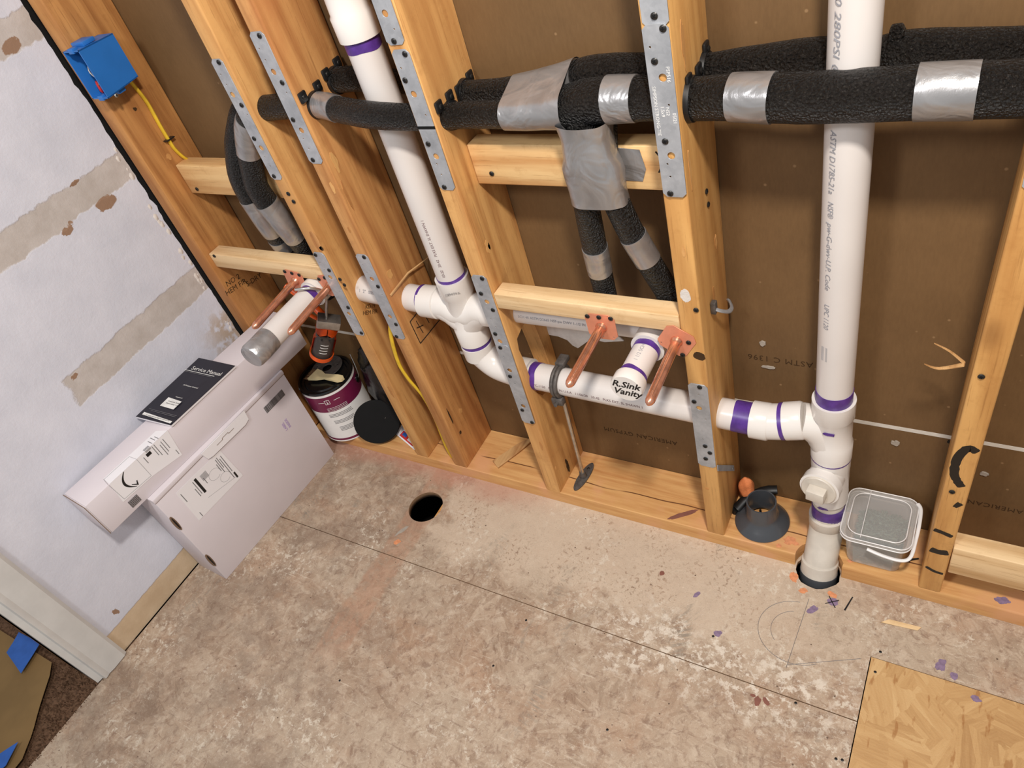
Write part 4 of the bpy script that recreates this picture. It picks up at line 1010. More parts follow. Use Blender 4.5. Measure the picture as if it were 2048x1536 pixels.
# foam flap poking up beside the right stack
bm = hexa(B(), [(-0.128, 0.098, 1.055), (-0.105, 0.098, 1.06), (-0.105, 0.125, 1.06), (-0.128, 0.125, 1.055), (-0.125, 0.104, 1.078), (-0.112, 0.104, 1.079), (-0.112, 0.115, 1.079), (-0.125, 0.115, 1.078)], 0.003)
finish('foam_flap', bm, 'foam', rear)

# ---- black plastic pipe isolators screwed to the stud sides
def isolator(x, cy, cz, r, ears, label):
    root = thing('pipe_isolator', (x, cy, cz - r), label, 'pipe clip', 'black pipe clips on the stud sides')
    bm = B(); lathe(bm, [(0.0, r - 0.002), (0.0, r + 0.004), (0.007, r + 0.003), (0.007, r - 0.002)], (x, cy, cz), (1, 0, 0), 26, 0, False)
    finish('collar', bm, 'blackpl', root)
    for a, b in ears:
        bm = box(B(), x, x + 0.006, a - 0.0095, a + 0.0095, b - 0.010, b + 0.010, 0.003); finish('ear', bm, 'blackpl', root)
        screw(root, x + 0.006, a, b, '+x', False, 0.95)
isolator(-0.359, 0.046, 1.022, 0.0275, [(0.040, 1.050), (0.08, 1.046)], 'black pipe clip on the clip stud around the front foam pipe')
isolator(-0.359, 0.110, 1.033, 0.022, [(0.116, 1.060)], 'black pipe clip on the clip stud around the rear foam pipe')
isolator(-0.766, 0.046, 1.005, 0.0205, [(0.020, 1.033), (0.054, 1.033)], 'black pipe clip on the notched stud around the front foam pipe')
isolator(-0.766, 0.098, 1.018, 0.0195, [(0.083, 1.030), (0.122, 1.034)], 'black pipe clip on the notched stud around the rear foam pipe')
isolator(-1.045, 0.036, 1.034, 0.021, [(0.011, 1.061), (0.053, 1.060)], 'black pipe clip on the diamond-marked stud around the front foam pipe')
isolator(-1.045, 0.104, 1.047, 0.0215, [(0.084, 1.068), (0.121, 1.072)], 'black pipe clip on the diamond-marked stud around the rear foam pipe')

# ================================================================== COPPER STUB-OUTS
def stubout(x, z, y0, length, ang, label, screws, drop=0.0, flat=True):
    root = thing('copper_stub_out', (x, y0, z), label, 'copper pipe', 'capped copper stub-outs')
    h = 0.029; c_ = 0.010
    lp = [(-h + c_, -h), (h - c_, -h), (h, -h + c_), (h, h - c_), (h - c_, h), (-h + c_, h), (-h, h - c_), (-h, -h + c_)]
    R_ = Matrix.Rotation(ang, 2)
    rp = lambda a, b: (a * math.cos(ang) - b * math.sin(ang), a * math.sin(ang) + b * math.cos(ang))
    loops = [[rp(*q) for q in lp]] + [circ(*rp(a, b), 0.0016, 8) for a, b in ((-0.02, -0.022), (0.02, -0.022), (0.0, -0.023))]
    bm = xf(cut2d(loops, 0.0014), plane((x, y0 - 0.0009, z), (1, 0, 0), (0, 0, 1)))
    finish('flange', bm, 'copperflange', root, smooth=False)
    for a, b in screws: screw(root, x + rp(a, b)[0], y0 - 0.0014, z + rp(a, b)[1])
    ax = Vector((0.0, -1, drop)).normalized(); o = Vector((x, y0, z))
    bm = B(); lathe(bm, [(0.0, 0.0112), (0.004, 0.0110), (0.006, 0.0092), (0.012, 0.0088), (length - 0.016, 0.0088), (length - 0.010, 0.0084), (length - 0.005, 0.0066), (length - 0.001, 0.0032), (length, 0.0008)], o, ax, 24)
    finish('tube', bm, 'copper', root, angle=60)
stubout(-0.546, 0.620, -0.0003, 0.152, 0.03, 'copper stub-out left of the vanity cap, flange screwed to the thin board', [(-0.023, 0.023), (0.0, 0.023), (0.023, 0.023)], -0.04)
stubout(-0.406, 0.611, -0.0003, 0.146, -0.55, 'copper stub-out right of the vanity cap, tilted flange overlapping the clip stud', [(0.018, 0.012), (0.023, -0.022)], -0.09)
stubout(-1.332, 0.622, 0.0117, 0.162, -0.12, 'copper stub-out nearest the white wall, left of the taped pipe end', [(-0.022, 0.023), (0.0, 0.023), (0.022, 0.023)], -0.06)
stubout(-1.222, 0.622, 0.0117, 0.160, 0.2, 'copper stub-out between the taped pipe end and the knotted stud', [(-0.022, 0.020), (0.0, 0.022)], -0.06)

# ================================================================== ELECTRICAL
root = thing('outlet_box', (-1.577, 0.035, 1.088), 'blue plastic outlet box with wires inside on the corner stud', 'electrical box')
x0, x1, y0, y1, z0, z1 = -1.6045, -1.549, -0.022, 0.068, 1.088, 1.186; t_ = 0.0025
bm = B()
box(bm, x0, x0 + t_, y0, y1, z0, z1); box(bm, x1 - t_, x1, y0, y1, z0, z1)
box(bm, x0, x1, y0, y1, z0, z0 + t_); box(bm, x0, x1, y0, y1, z1 - t_, z1); box(bm, x0, x1, y1 - t_, y1, z0, z1)
for v in bm.verts:
    if v.co.y > 0.05:
        v.co.z += (1.137 - v.co.z) * 0.08; v.co.x += (-1.60 - v.co.x) * 0.12
finish('shell', bm, 'blue', root, smooth=False)
for z_ in (z0 - 0.004, z1 - 0.006):
    finish('screw_post', box(B(), -1.584, -1.568, y0 - 0.001, y0 + 0.012, z_, z_ + 0.010, 0.001), 'blue', root)
finish('nail_lug', box(B(), -1.600, -1.560, 0.012, 0.030, z0 - 0.007, z0 + 0.001, 0.001), 'blue', root)
finish('nail_lug', box(B(), -1.600, -1.560, 0.000, 0.030, z1 - 0.001, z1 + 0.007, 0.001), 'blue', root)
screw(root, -1.552, -0.002, z0 - 0.003, '+x', True, 0.9)
for i, (mt, P) in enumerate((('whitewire', [(-1.585, 0.06, 1.175), (-1.592, 0.02, 1.16), (-1.586, -0.005, 1.14), (-1.580, 0.0, 1.118)]), ('whitewire', [(-1.575, 0.06, 1.17), (-1.577, 0.01, 1.15), (-1.572, -0.002, 1.13), (-1.578, 0.004, 1.116)]),
        ('black', [(-1.58, 0.06, 1.17), (-1.582, 0.01, 1.15), (-1.578, 0.0, 1.13), (-1.574, 0.006, 1.112)]), ('copperwire', [(-1.57, 0.06, 1.1), (-1.575, 0.0, 1.115), (-1.585, -0.004, 1.104), (-1.59, 0.01, 1.10)]), ('redpl', [(-1.59, 0.06, 1.16), (-1.588, 0.01, 1.13), (-1.582, 0.0, 1.12), (-1.58, 0.004, 1.11)]))):
    finish('wire', tube(B(), [q[:3] for q in spline(P, 5)], 0.0014, 8), mt, root)
finish('wire_nut', lathe(B(), [(0, 0.0052), (0.006, 0.006), (0.02, 0.0045), (0.024, 0.002)], (-1.584, -0.002, 1.117), (-0.1, -0.1, -1), 14), 'redpl', root)
finish('wire_nut', lathe(B(), [(0, 0.0052), (0.006, 0.006), (0.018, 0.0045), (0.022, 0.002)], (-1.572, 0.004, 1.115), (0.2, 0, -1), 14), 'redpl', root)
def cable(P, label, name='power_cable'):
    bm = tube(B(), [q[:3] for q in spline(P, 6)], 0.0062, 12, True, 0, 0, 0.55)
    return tag(finish(name, bm, 'yellow', angle=70), label, 'cable')
c0 = cable([(-1.592, 0.064, 1.10), (-1.596, 0.072, 1.075), (-1.598, 0.080, 1.03), (-1.598, 0.078, 0.975), (-1.598, 0.078, 0.94), (-1.598, 0.080, 0.915), (-1.597, 0.092, 0.885), (-1.597, 0.118, 0.86), (-1.597, 0.128, 0.82)], 'yellow cable leaving the blue outlet box down the corner stud')
finish('cable_staple', box(B(), -1.6045, -1.590, 0.068, 0.092, 0.941, 0.944, 0.0008), 'darksteel', c0)
cable([(-1.112, 0.105, 0.82), (-1.112, 0.105, 0.68), (-1.112, 0.102, 0.59), (-1.113, 0.070, 0.53), (-1.116, 0.026, 0.495), (-1.132, 0.018, 0.40), (-1.126, 0.018, 0.34), (-1.103, 0.018, 0.28), (-1.098, 0.018, 0.20), (-1.108, 0.020, 0.09), (-1.108, 0.022, 0.0388)], 'yellow cable running down between the two close studs to the bottom plate')

# ================================================================== BOXES AND MANUAL ON THE LEFT WALL
def frame_box(name, label, o, u_end, depth, h, mat_f='card'):
    o = Vector(o); u = (Vector(u_end) - o); L_ = u.length; u.normalize(); w = Vector((u.y, -u.x, 0))  # w = outwards
    root = thing(name, o + u * L_ / 2 - w * depth / 2, label, 'box')
    def P(a, b, c): return o + u * a - w * b + Vector((0, 0, c))
    return root, P, u, w, L_
def quad_on(P, org, u, v, parent, mat, name, pts, thick=0.0005):
    return finish(name, xf(cut2d([pts], thick), plane(org, u, v)), mat, parent, smooth=False)
# big box on the floor
root, P, u, w, L_ = frame_box('shipping_box', 'large flat white shipping box standing on the floor against the white wall', (-1.533, -0.497, 0.0), (-1.508, -0.045, 0.0), 0.112, 0.345)
H = 0.345
hb = [P(0, 0.112, 0), P(0, 0, 0), P(L_, 0, 0), P(L_, 0.112, 0), P(0, 0.112, H - 0.003), P(0, 0, H - 0.003), P(L_, 0, H - 0.003), P(L_, 0.112, H - 0.003)]
finish('body', hexa(B(), hb, 0.0015), 'card', root, angle=30)
lid = finish('lid', hexa(B(), [P(-.001, 0.113, H - 0.012), P(-.001, -0.0018, H - 0.012), P(L_ + .001, -0.0018, H - 0.012), P(L_ + .001, 0.113, H - 0.012), P(-.001, 0.113, H), P(-.001, -0.0018, H), P(L_ + .001, -0.0018, H), P(L_ + .001, 0.113, H)], 0.001), 'card', root, angle=30)
finish('lid_edge', hexa(B(), [P(0, 0.001, H - 0.0135), P(0, -0.0006, H - 0.0135), P(L_, -0.0006, H - 0.0135), P(L_, 0.001, H - 0.0135), P(0, 0.001, H - 0.0118), P(0, -0.0006, H - 0.0118), P(L_, -0.0006, H - 0.0118), P(L_, 0.001, H - 0.0118)]), 'cardcore', lid, smooth=False)
fr = lambda a, c, off=0.0005: P(a, -off, c)
U, V = u, Vector((0, 0, 1))
tab = quad_on(P, fr(0, 0, 0.004), U, V, root, 'paper', 'tuck_tab', [(0.152, 0.3435), (0.158, 0.317), (0.172, 0.313), (0.285, 0.309), (0.300, 0.314), (0.304, 0.3435)], 0.002)
finish('tab_slit', xf(cut2d([[(0.195, 0.3275), (0.215, 0.3275), (0.217, 0.3315), (0.235, 0.3315), (0.237, 0.3275), (0.255, 0.3275), (0.255, 0.3285), (0.238, 0.3285), (0.236, 0.3325), (0.216, 0.3325), (0.214, 0.3285), (0.195, 0.3285)]], 0.0004), plane(fr(0, 0, 0.0053), U, V)), 'cardcore', root, smooth=False)
for zz in (0.25, 0.087):
    finish('edge_slot', xf(cut2d([circ(0, 0, 0.0055, 20, 0, 0.026)], 0.003), plane(P(0.003, -0.0004, zz), (U - w * 0.35), V)), 'cardcore', root, smooth=False)
    finish('edge_slot', xf(cut2d([circ(0, 0, 0.0022, 20, 0, 0.021)], 0.0036), plane(P(0.003, -0.0006, zz), (U - w * 0.35), V)), 'black', root, smooth=False)
lab = quad_on(P, fr(0, 0, 0.0005), U, V, root, 'paper', 'address_label', [(0.050, 0.312), (0.047, 0.203), (0.202, 0.199), (0.195, 0.308)], 0.0004)
bmk = B(); bmg = B()
def bar(bm, org, u_, v_, a0, a1, c0_, c1, t=0.0003): join(bm, xf(cut2d([[(a0, c0_), (a1, c0_), (a1, c1), (a0, c1)]], t), plane(org, u_, v_)))
o2 = fr(0, 0, 0.0009)
bar(bmk, o2, U, V, 0.100, 0.107, 0.250, 0.302); bar(bmk, o2, U, V, 0.186, 0.191, 0.208, 0.228)
for a, c0_, c1 in ((0.180, 0.215, 0.29), (0.186, 0.235, 0.295), (0.170, 0.25, 0.298), (0.175, 0.262, 0.30), (0.165, 0.26, 0.285), (0.094, 0.255, 0.30), (0.088, 0.252, 0.28), (0.120, 0.265, 0.285), (0.06, 0.205, 0.22), (0.055, 0.27, 0.30)):
    bar(bmg, o2, U, V, a, a + 0.0018, c0_, c1)
for k in range(14): bar(bmg, o2, U, V, 0.117 + k * 0.0014, 0.1176 + k * 0.0014, 0.278, 0.297)
finish('label_print', bmk, 'black', lab, smooth=False); finish('label_print', bmg, 'greyprint', lab, smooth=False)
bmg = B()
for a0, b0, r0 in ((0.148, 0.268, 0.017), (0.165, 0.238, 0.015)):
    tube(bmg, [fr(a0 + math.cos(k * 0.3) * r0, b0 + math.sin(k * 0.3) * r0 * 0.9, 0.0008) for k in range(19)], 0.0003, 4)
tube(bmg, [fr(0.10, 0.232, 0.0008), fr(0.19, 0.212, 0.0008)], 0.0003, 4)
finish('pen_scribble', bmg, 'greyprint', lab, smooth=False)
bmk = B(); o3 = fr(0, 0, 0.0006); rr = random.Random(3); a = 0.352
while a < 0.424:
    ww = rr.choice((0.0007, 0.0012, 0.002)); bar(bmk, o3, U, V, a, a + ww, 0.281, 0.302); a += ww + rr.choice((0.0008, 0.0012))
finish('barcode', bmk, 'black', root, smooth=False)
bm = B()
for k, s_ in enumerate(('LABEL', 'INSIDE')): join(bm, xf(text_bm(s_, 0.011, 0.0003), plane(fr(0.372 + k * 0.013, 0.208, 0.0006), (0, 0, 1), -U)))
finish('purple_stamp', bm, 'purpleprint', root, smooth=False)

# long box lying on the big box
root, P, u, w, L_ = frame_box('shipping_box', 'long narrow white shipping box lying on the larger box', (-1.560, -0.598, 0.3455), (-1.503, 0.062, 0.3455), 0.094, 0.10)
H = 0.099
finish('body', hexa(B(), [P(0, 0.094, 0), P(0, 0, 0), P(L_, 0, 0), P(L_, 0.094, 0), P(0, 0.094, H), P(0, 0, H), P(L_, 0, H), P(L_, 0.094, H)], 0.0016), 'card', root, angle=30)
U = u
bm = hexa(B(), [P(-0.004, 0.092, 0.003), P(-0.004, 0.002, 0.003), P(0.001, 0.002, 0.003), P(0.001, 0.092, 0.003), P(-0.004, 0.092, H - 0.003), P(-0.004, 0.002, H - 0.003), P(0.001, 0.002, H - 0.003), P(0.001, 0.092, H - 0.003)], 0.001)
ef = finish('end_flap', bm, 'card', root, angle=30)
finish('flap_edge', tube(B(), [P(-0.0035, -0.0006, 0.002), P(-0.0035, -0.0006, H - 0.001), P(-0.0035, 0.092, H + 0.0003)], 0.0009, 5), 'cardcore', ef)
of = P(0, -0.0006, 0); ot = P(0, 0, H + 0.0006); Vb = -w
lab = quad_on(P, of, U, V, root, 'paper', 'carrier_label', [(0.060, 0.040), (0.145, 0.036), (0.225, 0.022), (0.235, H + 0.0005), (0.066, H + 0.0005)], 0.0004)
lab2 = quad_on(P, ot, U, Vb, root, 'paper', 'carrier_label', [(0.066, -0.0008), (0.235, -0.0008), (0.222, 0.030), (0.070, 0.031)], 0.0004)
o2 = P(0, -0.001, 0); o3 = P(0, 0, H + 0.001)
bm = B()
arcp = [(0.088 + 0.016 * (t * 2 - 1) ** 2 * 1.0, 0.098 - 0.052 * t) for t in [k / 14 for k in range(15)]]
wd = [0.0014 + 0.0034 * math.sin(math.pi * (0.1 + 0.85 * k / 14)) for k in range(15)]
pl = [(a - wd[i] * 0.6, b) for i, (a, b) in enumerate(arcp)] + [(a + wd[i] * 0.6, b) for i, (a, b) in reversed(list(enumerate(arcp)))]
join(bm, xf(cut2d([pl], 0.0003), plane(o2, U, V)))
join(bm, xf(cut2d([[(0.098, 0.058), (0.109, 0.045), (0.1135, 0.058), (0.111, 0.058), (0.1075, 0.051), (0.099, 0.0595)]], 0.0003), plane(o2, U, V)))
finish('smile_arrow', bm, 'black', lab, smooth=False)
bm = B(); q = [(0.063, H), (0.066, 0.044), (0.142, 0.040), (0.142, H)]
for a, b in zip(q[:-1], q[1:]): tube(bm, [P(a[0], -0.0011, a[1]), P(b[0], -0.0011, b[1])], 0.0003, 4)
q = [(0.063, 0.0), (0.068, 0.027), (0.140, 0.026), (0.142, 0.0)]
for a, b in zip(q[:-1], q[1:]): tube(bm, [P(a[0], a[1], H + 0.0011), P(b[0], b[1], H + 0.0011)], 0.0003, 4)
finish('label_outline', bm, 'greyprint', lab, smooth=False)
bmk = B(); bmg = B()
for k in range(10): bar(bmk, o2, U, V, 0.066 + k * 0.0026, 0.0675 + k * 0.0026, 0.010, 0.031)
bar(bmk, o2, U, V, 0.163, 0.176, 0.083, 0.092)
for a, c0_, c1 in ((0.20, 0.05, 0.085), (0.206, 0.055, 0.09), (0.213, 0.06, 0.092), (0.155, 0.07, 0.09), (0.22, 0.03, 0.045), (0.19, 0.06, 0.097), (0.184, 0.066, 0.097)): bar(bmg, o2, U, V, a, a + 0.0016, c0_, c1)
for k in range(9): bar(bmg, o2, U, V, 0.167 + k * 0.0017, 0.168 + k * 0.0017, 0.094, H)
for k in range(9): bar(bmg, o3, U, Vb, 0.167 + k * 0.0017, 0.168 + k * 0.0017, 0.0, 0.008)
for a, c0_, c1 in ((0.19, 0.002, 0.02), (0.20, 0.004, 0.024), (0.207, 0.0, 0.016)): bar(bmg, o3, U, Vb, a, a + 0.0016, c0_, c1)
finish('label_print', bmk, 'black', lab, smooth=False); finish('label_print', bmg, 'greyprint', lab, smooth=False)

# service manual lying on the long box, back edge against the wall
FL, FR, BR, BL = Vector((-1.534, -0.352, 0.447)), Vector((-1.517, -0.142, 0.447)), Vector((-1.640, -0.150, 0.457)), Vector((-1.645, -0.363, 0.459))
root = thing('service_manual', (FL + FR + BR + BL) / 4, 'black service manual booklet with a white sticker on the long box', 'booklet')
nn = (FR - FL).cross(BL - FL).normalized()
if nn.z < 0: nn = -nn
finish('pages', hexa(B(), [FL - nn * 0.001, FR - nn * 0.001, BR - nn * 0.001, BL - nn * 0.001, FL + nn * 0.004, FR + nn * 0.004, BR + nn * 0.004, BL + nn * 0.004]), 'paper', root, smooth=False)
cv = finish('cover', hexa(B(), [FL + nn * 0.0042, FR + nn * 0.0042, BR + nn * 0.0042, BL + nn * 0.0042, FL + nn * 0.0050, FR + nn * 0.0050, BR + nn * 0.0050, BL + nn * 0.0050]), 'navy', root, smooth=False)
uu = (FR - BR).normalized(); vv = (BR - BL).normalized()     # reading direction, page up
o2 = BL + nn * 0.0053; Wd = (FR - BR).length; Hd = (BR - BL).length
ctr = o2 + uu * Wd * 0.5
for s_, sz, yy in (('Service Manual', 0.0165, Hd - 0.036), ('All Products Covered', 0.0055, Hd - 0.092), ('Unauthorized', 0.004, 0.082)):
    finish('cover_lettering', xf(text_bm(s_, sz, 0.0002), plane(ctr + vv * yy, uu, vv)), 'whiteprint', cv, smooth=False)
bm = B(); bar(bm, ctr, uu, vv, -0.050, 0.050, Hd - 0.0475, Hd - 0.046, 0.0002)
finish('underline', bm, 'whiteprint', cv, smooth=False)
bm = B(); bar(bm, ctr, uu, vv, -0.046, 0.046, Hd - 0.0515, Hd - 0.0505, 0.0002); bar(bm, ctr, uu, vv, -0.046, 0.046, 0.030, 0.0308, 0.0002); bar(bm, ctr, uu, vv, -0.035, 0.046, 0.0262, 0.027, 0.0002)
finish('fine_print', bm, 'greyprint', cv, smooth=False)
stk = finish('sticker', xf(cut2d([[(-0.024, 0.046), (0.022, 0.045), (0.025, 0.072), (-0.022, 0.075)]], 0.0003), plane(ctr, uu, vv)), 'whiteprint', cv, smooth=False)
for s_, yy in (('Consumer Setup', 0.065), ('Homeowner 1 yr', 0.058)):
    finish('sticker_text', xf(text_bm(s_, 0.0055, 0.0002), plane(ctr + vv * yy + nn * 0.0003, uu, vv)), 'black', stk, smooth=False)
fs = finish('footer_strip', xf(cut2d([[(-0.050, 0.010), (0.048, 0.006), (0.048, 0.013), (-0.050, 0.018)]], 0.0003), plane(ctr, uu, vv)), 'whiteprint', cv, smooth=False)
finish('footer_text', xf(text_bm('Air and gas equipment repair and service use only', 0.0038, 0.0002), plane(ctr + vv * 0.0118 + nn * 0.0003, uu, vv)), 'black', fs, smooth=False)

# ================================================================== THINGS IN THE CORNER BAY
# paint can
CX, CY, CZ = -1.497, 0.057, 0.0386; CR = 0.0805; CH = 0.192
root = thing('paint_can', (CX, CY, CZ), 'burgundy and white paint can with black lid in the corner', 'paint can')
finish('can_body', lathe(B(), [(0, CR), (0.003, CR + 0.0015), (0.006, CR), (CH - 0.012, CR), (CH - 0.008, CR - 0.002), (CH - 0.004, CR - 0.002)], (CX, CY, CZ), (0, 0, 1), 64), 'canwhite', root)
finish('label_band', lathe(B(), [(CH - 0.068, CR + 0.0006), (CH - 0.012, CR + 0.0006)], (CX, CY, CZ), (0, 0, 1), 64, 0, False), 'burgundy', root)
finish('label_band', lathe(B(), [(0.006, CR + 0.0006), (0.014, CR + 0.0006)], (CX, CY, CZ), (0, 0, 1), 64, 0, False), 'burgundy', root)
lid = finish('can_lid', lathe(B(), [(CH - 0.005, CR - 0.001), (CH, CR + 0.001), (CH + 0.004, CR - 0.001), (CH + 0.004, CR - 0.007), (CH - 0.002, CR - 0.009), (CH - 0.003, CR - 0.016), (CH, CR - 0.02), (CH, 0.0)], (CX, CY, CZ), (0, 0, 1), 64), 'lidblack', root, angle=30)
face = Vector((0.62, -0.78, 0))
def on_can(bm, ang, z_, off=0.0009):
    d = Vector((math.cos(ang), math.sin(ang), 0)); side = Vector((-math.sin(ang), math.cos(ang), 0))
    for v in bm.verts:
        th = ang + v.co.x / CR; z2 = z_ + v.co.y
        v.co = Vector((CX + math.cos(th) * (CR + off + v.co.z), CY + math.sin(th) * (CR + off + v.co.z), z2))
    return bm
bm = B()
for i, (w0, n_) in enumerate(((0.07, 3), (0.062, 3), (0.05, 4))):
    for k in range(n_):
        yy = -i * 0.026 - k * 0.0048
        for j in range(10):
            ln = random.uniform(0.5, 1) if j == 9 else 1
            join(bm, cut2d([[(-w0 / 2 + j * w0 / 10, yy), (-w0 / 2 + (j + 0.93 * ln) * w0 / 10, yy), (-w0 / 2 + (j + 0.93 * ln) * w0 / 10, yy + 0.0015), (-w0 / 2 + j * w0 / 10, yy + 0.0015)]], 0.0002))
finish('label_text', on_can(bm, -0.75, CZ + 0.112), 'greyprint', root, smooth=False)
bm = B()
for k in range(3):
    for j in range(8): join(bm, cut2d([[(-0.03 + j * 0.0075, -k * 0.005), (-0.0235 + j * 0.0075, -k * 0.005), (-0.0235 + j * 0.0075, -k * 0.005 + 0.0013), (-0.03 + j * 0.0075, -k * 0.005 + 0.0013)]], 0.0002))
join(bm, cut2d([[(-0.026, 0.016), (-0.012, 0.016), (-0.012, 0.032), (-0.026, 0.032)], [(-0.0248, 0.0172), (-0.0132, 0.0172), (-0.0132, 0.0308), (-0.0248, 0.0308)]], 0.0002))
join(bm, cut2d([circ(-0.019, 0.0205, 0.0022, 10)], 0.0002)); join(bm, cut2d([[(-0.0198, 0.021), (-0.0182, 0.021), (-0.0182, 0.029), (-0.0198, 0.029)]], 0.0002))
for a0 in (-0.045, 0.0): join(bm, cut2d([[(a0, 0.024), (a0 + 0.018, 0.024), (a0 + 0.018, 0.0255), (a0, 0.0255)]], 0.0002))
finish('band_print', on_can(bm, -0.75, CZ + CH - 0.055, 0.0012), 'whiteprint', root, smooth=False)
finish('bail_ear', lathe(B(), [(0, 0.012), (0.003, 0.012), (0.006, 0.006), (0.0065, 0.0)], (CX + CR * 0.86, CY + CR * 0.5, CZ + CH - 0.035), (0.86, 0.5, 0), 18), 'lidblack', root)
finish('bail_wire', tube(B(), [q[:3] for q in spline([(CX + CR * 0.9, CY + CR * 0.53, CZ + CH - 0.035), (CX + CR * 1.0, CY + CR * 0.55, CZ + CH - 0.02), (CX + CR * 0.98, CY + CR * 0.62, CZ + CH + 0.01), (CX + CR * 0.7, CY + CR * 0.85, CZ + CH + 0.03)], 6)], 0.0014, 8), 'steel', root)
finish('lid_sticker', xf(cut2d([[(-0.014, -0.009), (0.014, -0.009), (0.014, 0.009), (-0.014, 0.009)]], 0.0004), plane((CX - 0.045, CY + 0.012, CZ + CH + 0.0008), (0.3, 1, 0), (-1, 0.3, 0))), 'paper', root, smooth=False)
# tin disc on the lid
TZ = CZ + CH + 0.004
t0 = tag(finish('tin_disc', (lambda b_: xf(b_, plane((CX - 0.012, CY + 0.027, TZ + 0.0016), (1, 0, 0), (0, 1, 0))))(cut2d([circ(0, 0, 0.046, 40), circ(0.004, -0.004, 0.014, 24)] + [circ(0.033 * math.cos(a), 0.033 * math.sin(a), 0.0028, 10) for a in (0.5, 1.8, 3.3, 5.4)], 0.003)), 'iron', smooth=False), 'grey metal disc with holes on the paint can lid', 'metal disc')
# chip brush
root = thing('chip_brush', (CX + 0.02, CY - 0.01, TZ + 0.004), 'cream handled brush lying across the paint can lid', 'brush')
mb = plane((CX + 0.012, CY - 0.013, TZ + 0.0072), (1, 0.06, 0), (-0.06, 1, 0))
finish('handle', xf(cut2d([[(-0.045, -0.020), (-0.038, 0.022), (-0.018, 0.017), (0.0, 0.008), (0.022, 0.009), (0.045, 0.012), (0.062, 0.011), (0.070, 0.004), (0.068, -0.006), (0.055, -0.012), (0.03, -0.010), (0.005, -0.008), (-0.018, -0.016)]], 0.007), mb), 'cream', root, angle=40)
bm = B()
for k in range(60):
    a = random.uniform(-0.02, 0.02); tube(bm, [mb @ Vector((-0.042, a, random.uniform(-.002, .002))), mb @ Vector((-0.056 - random.uniform(0, 0.004), a * 1.1 + random.uniform(-.002, .002), random.uniform(-.002, .002)))], 0.0005, 3)
finish('bristles', bm, 'bristle', root)['kind'] = 'stuff'
# black disc leaning in front of the bag
o_ = Vector((-1.345, 0.030, 0.109)); nrm = Vector((0.60, -0.70, 0.40)).normalized()
root = thing('rubber_disc', (-1.345, 0.032, 0.040), 'flat black disc leaning beside the paint can', 'disc')
finish('disc_plate', lathe(B(), [(0, 0.0625), (0.002, 0.065), (0.006, 0.065), (0.008, 0.0625), (0.008, 0.0)], o_, nrm, 48), 'matblack', root, angle=30)
finish('thin_wire', tube(B(), [o_ + nrm * 0.0095 + Vector((-0.035, -0.01, -0.034)), o_ + nrm * 0.0095 + Vector((0.02, 0.02, 0.004))], 0.0006, 5), 'steel', root)
# crumpled black bag
bm = B(); bmesh.ops.create_icosphere(bm, subdivisions=5, radius=1.0)
for v in bm.verts:
    d = v.co.normalized(); k = 1 + 0.22 * mnoise.noise(d * 2.2 + Vector((3, 1, 0))) + 0.10 * abs(mnoise.noise(d * 6)) - 0.05
    zz = d.z * 0.150 * k + 0.148
    v.co = Vector((-1.312 + d.x * 0.082 * k, 0.098 + d.y * 0.034 * k, 0.040 + max(zz, 0.0)))
tag(finish('plastic_bag', bm, 'bag', angle=60), 'crumpled black plastic bag behind the black disc', 'bag')
# small blister pack
root = thing('blister_pack', (-1.262, 0.055, 0.039), 'small red white and blue package on the bottom plate by the knotted stud', 'package')
mp = plane((-1.268, 0.05, 0.0475), (1, -0.38, -0.05), (0.38, 1, 0.25))
finish('card', xf(box(B(), -0.05, 0.05, -0.022, 0.022, -0.001, 0.001), mp), 'paper', root, smooth=False)
finish('red_print', xf(box(B(), -0.03, 0.035, -0.018, 0.0, 0.001, 0.0016), mp), 'redpl', root, smooth=False)
finish('blue_print', xf(box(B(), -0.024, -0.006, -0.012, -0.002, 0.0016, 0.0021), mp), 'bluetape', root, smooth=False)
finish('white_print', xf(box(B(), 0.004, 0.028, -0.014, -0.003, 0.0016, 0.0021), mp), 'whiteprint', root, smooth=False)
finish('blister', xf(box(B(), -0.045, 0.045, 0.003, 0.020, 0.001, 0.010, 0.003), mp), 'clear', root)
# caulking gun hanging from the copper stub
root = thing('caulking_gun', (-1.35, 0.02, 0.34), 'orange caulking gun hanging under the left taped pipe stub', 'caulking gun')
A_, E_ = Vector((-1.322, 0.025, 0.478)), Vector((-1.382, 0.005, 0.383)); dd = (E_ - A_).normalized(); Lg = (E_ - A_).length
vw = Vector((0.75, -0.6, 0.3)); vw = (vw - dd * vw.dot(dd)).normalized(); sd = dd.cross(vw)
bm = B(); ringA = []
for i, (t, r_) in enumerate(((0.0, 0.020), (0.012, 0.028), (0.05, 0.0285), (Lg, 0.0285))):
    a0 = -3.3 if t < 0.045 else -1.9
    row = []
    for k in range(25):
        th = math.pi + (k / 24 - 0.5) * 2 * (3.10 if t < 0.045 else 1.75)
        row.append(bm.verts.new(A_ + dd * t + (vw * math.cos(th) + sd * math.sin(th)) * r_))
    ringA.append(row)
for i in range(3):
    for k in range(24): bm.faces.new((ringA[i][k], ringA[i][k + 1], ringA[i + 1][k + 1], ringA[i + 1][k]))
bm.faces.new(ringA[0])
bmesh.ops.solidify(bm, geom=bm.faces, thickness=0.0015)
finish('cradle', bm, 'orange', root, angle=50)
finish('cradle_ring', lathe(B(), [(Lg - 0.012, 0.0288), (Lg - 0.012, 0.0305), (Lg, 0.0305), (Lg, 0.0288)], A_, dd, 32, 0, False), 'orange', root)
finish('cartridge', lathe(B(), [(0.03, 0.0), (0.03, 0.0245), (Lg - 0.002, 0.0245), (Lg - 0.002, 0.0)], A_, dd, 32), 'darklabel', root)
bm = B()
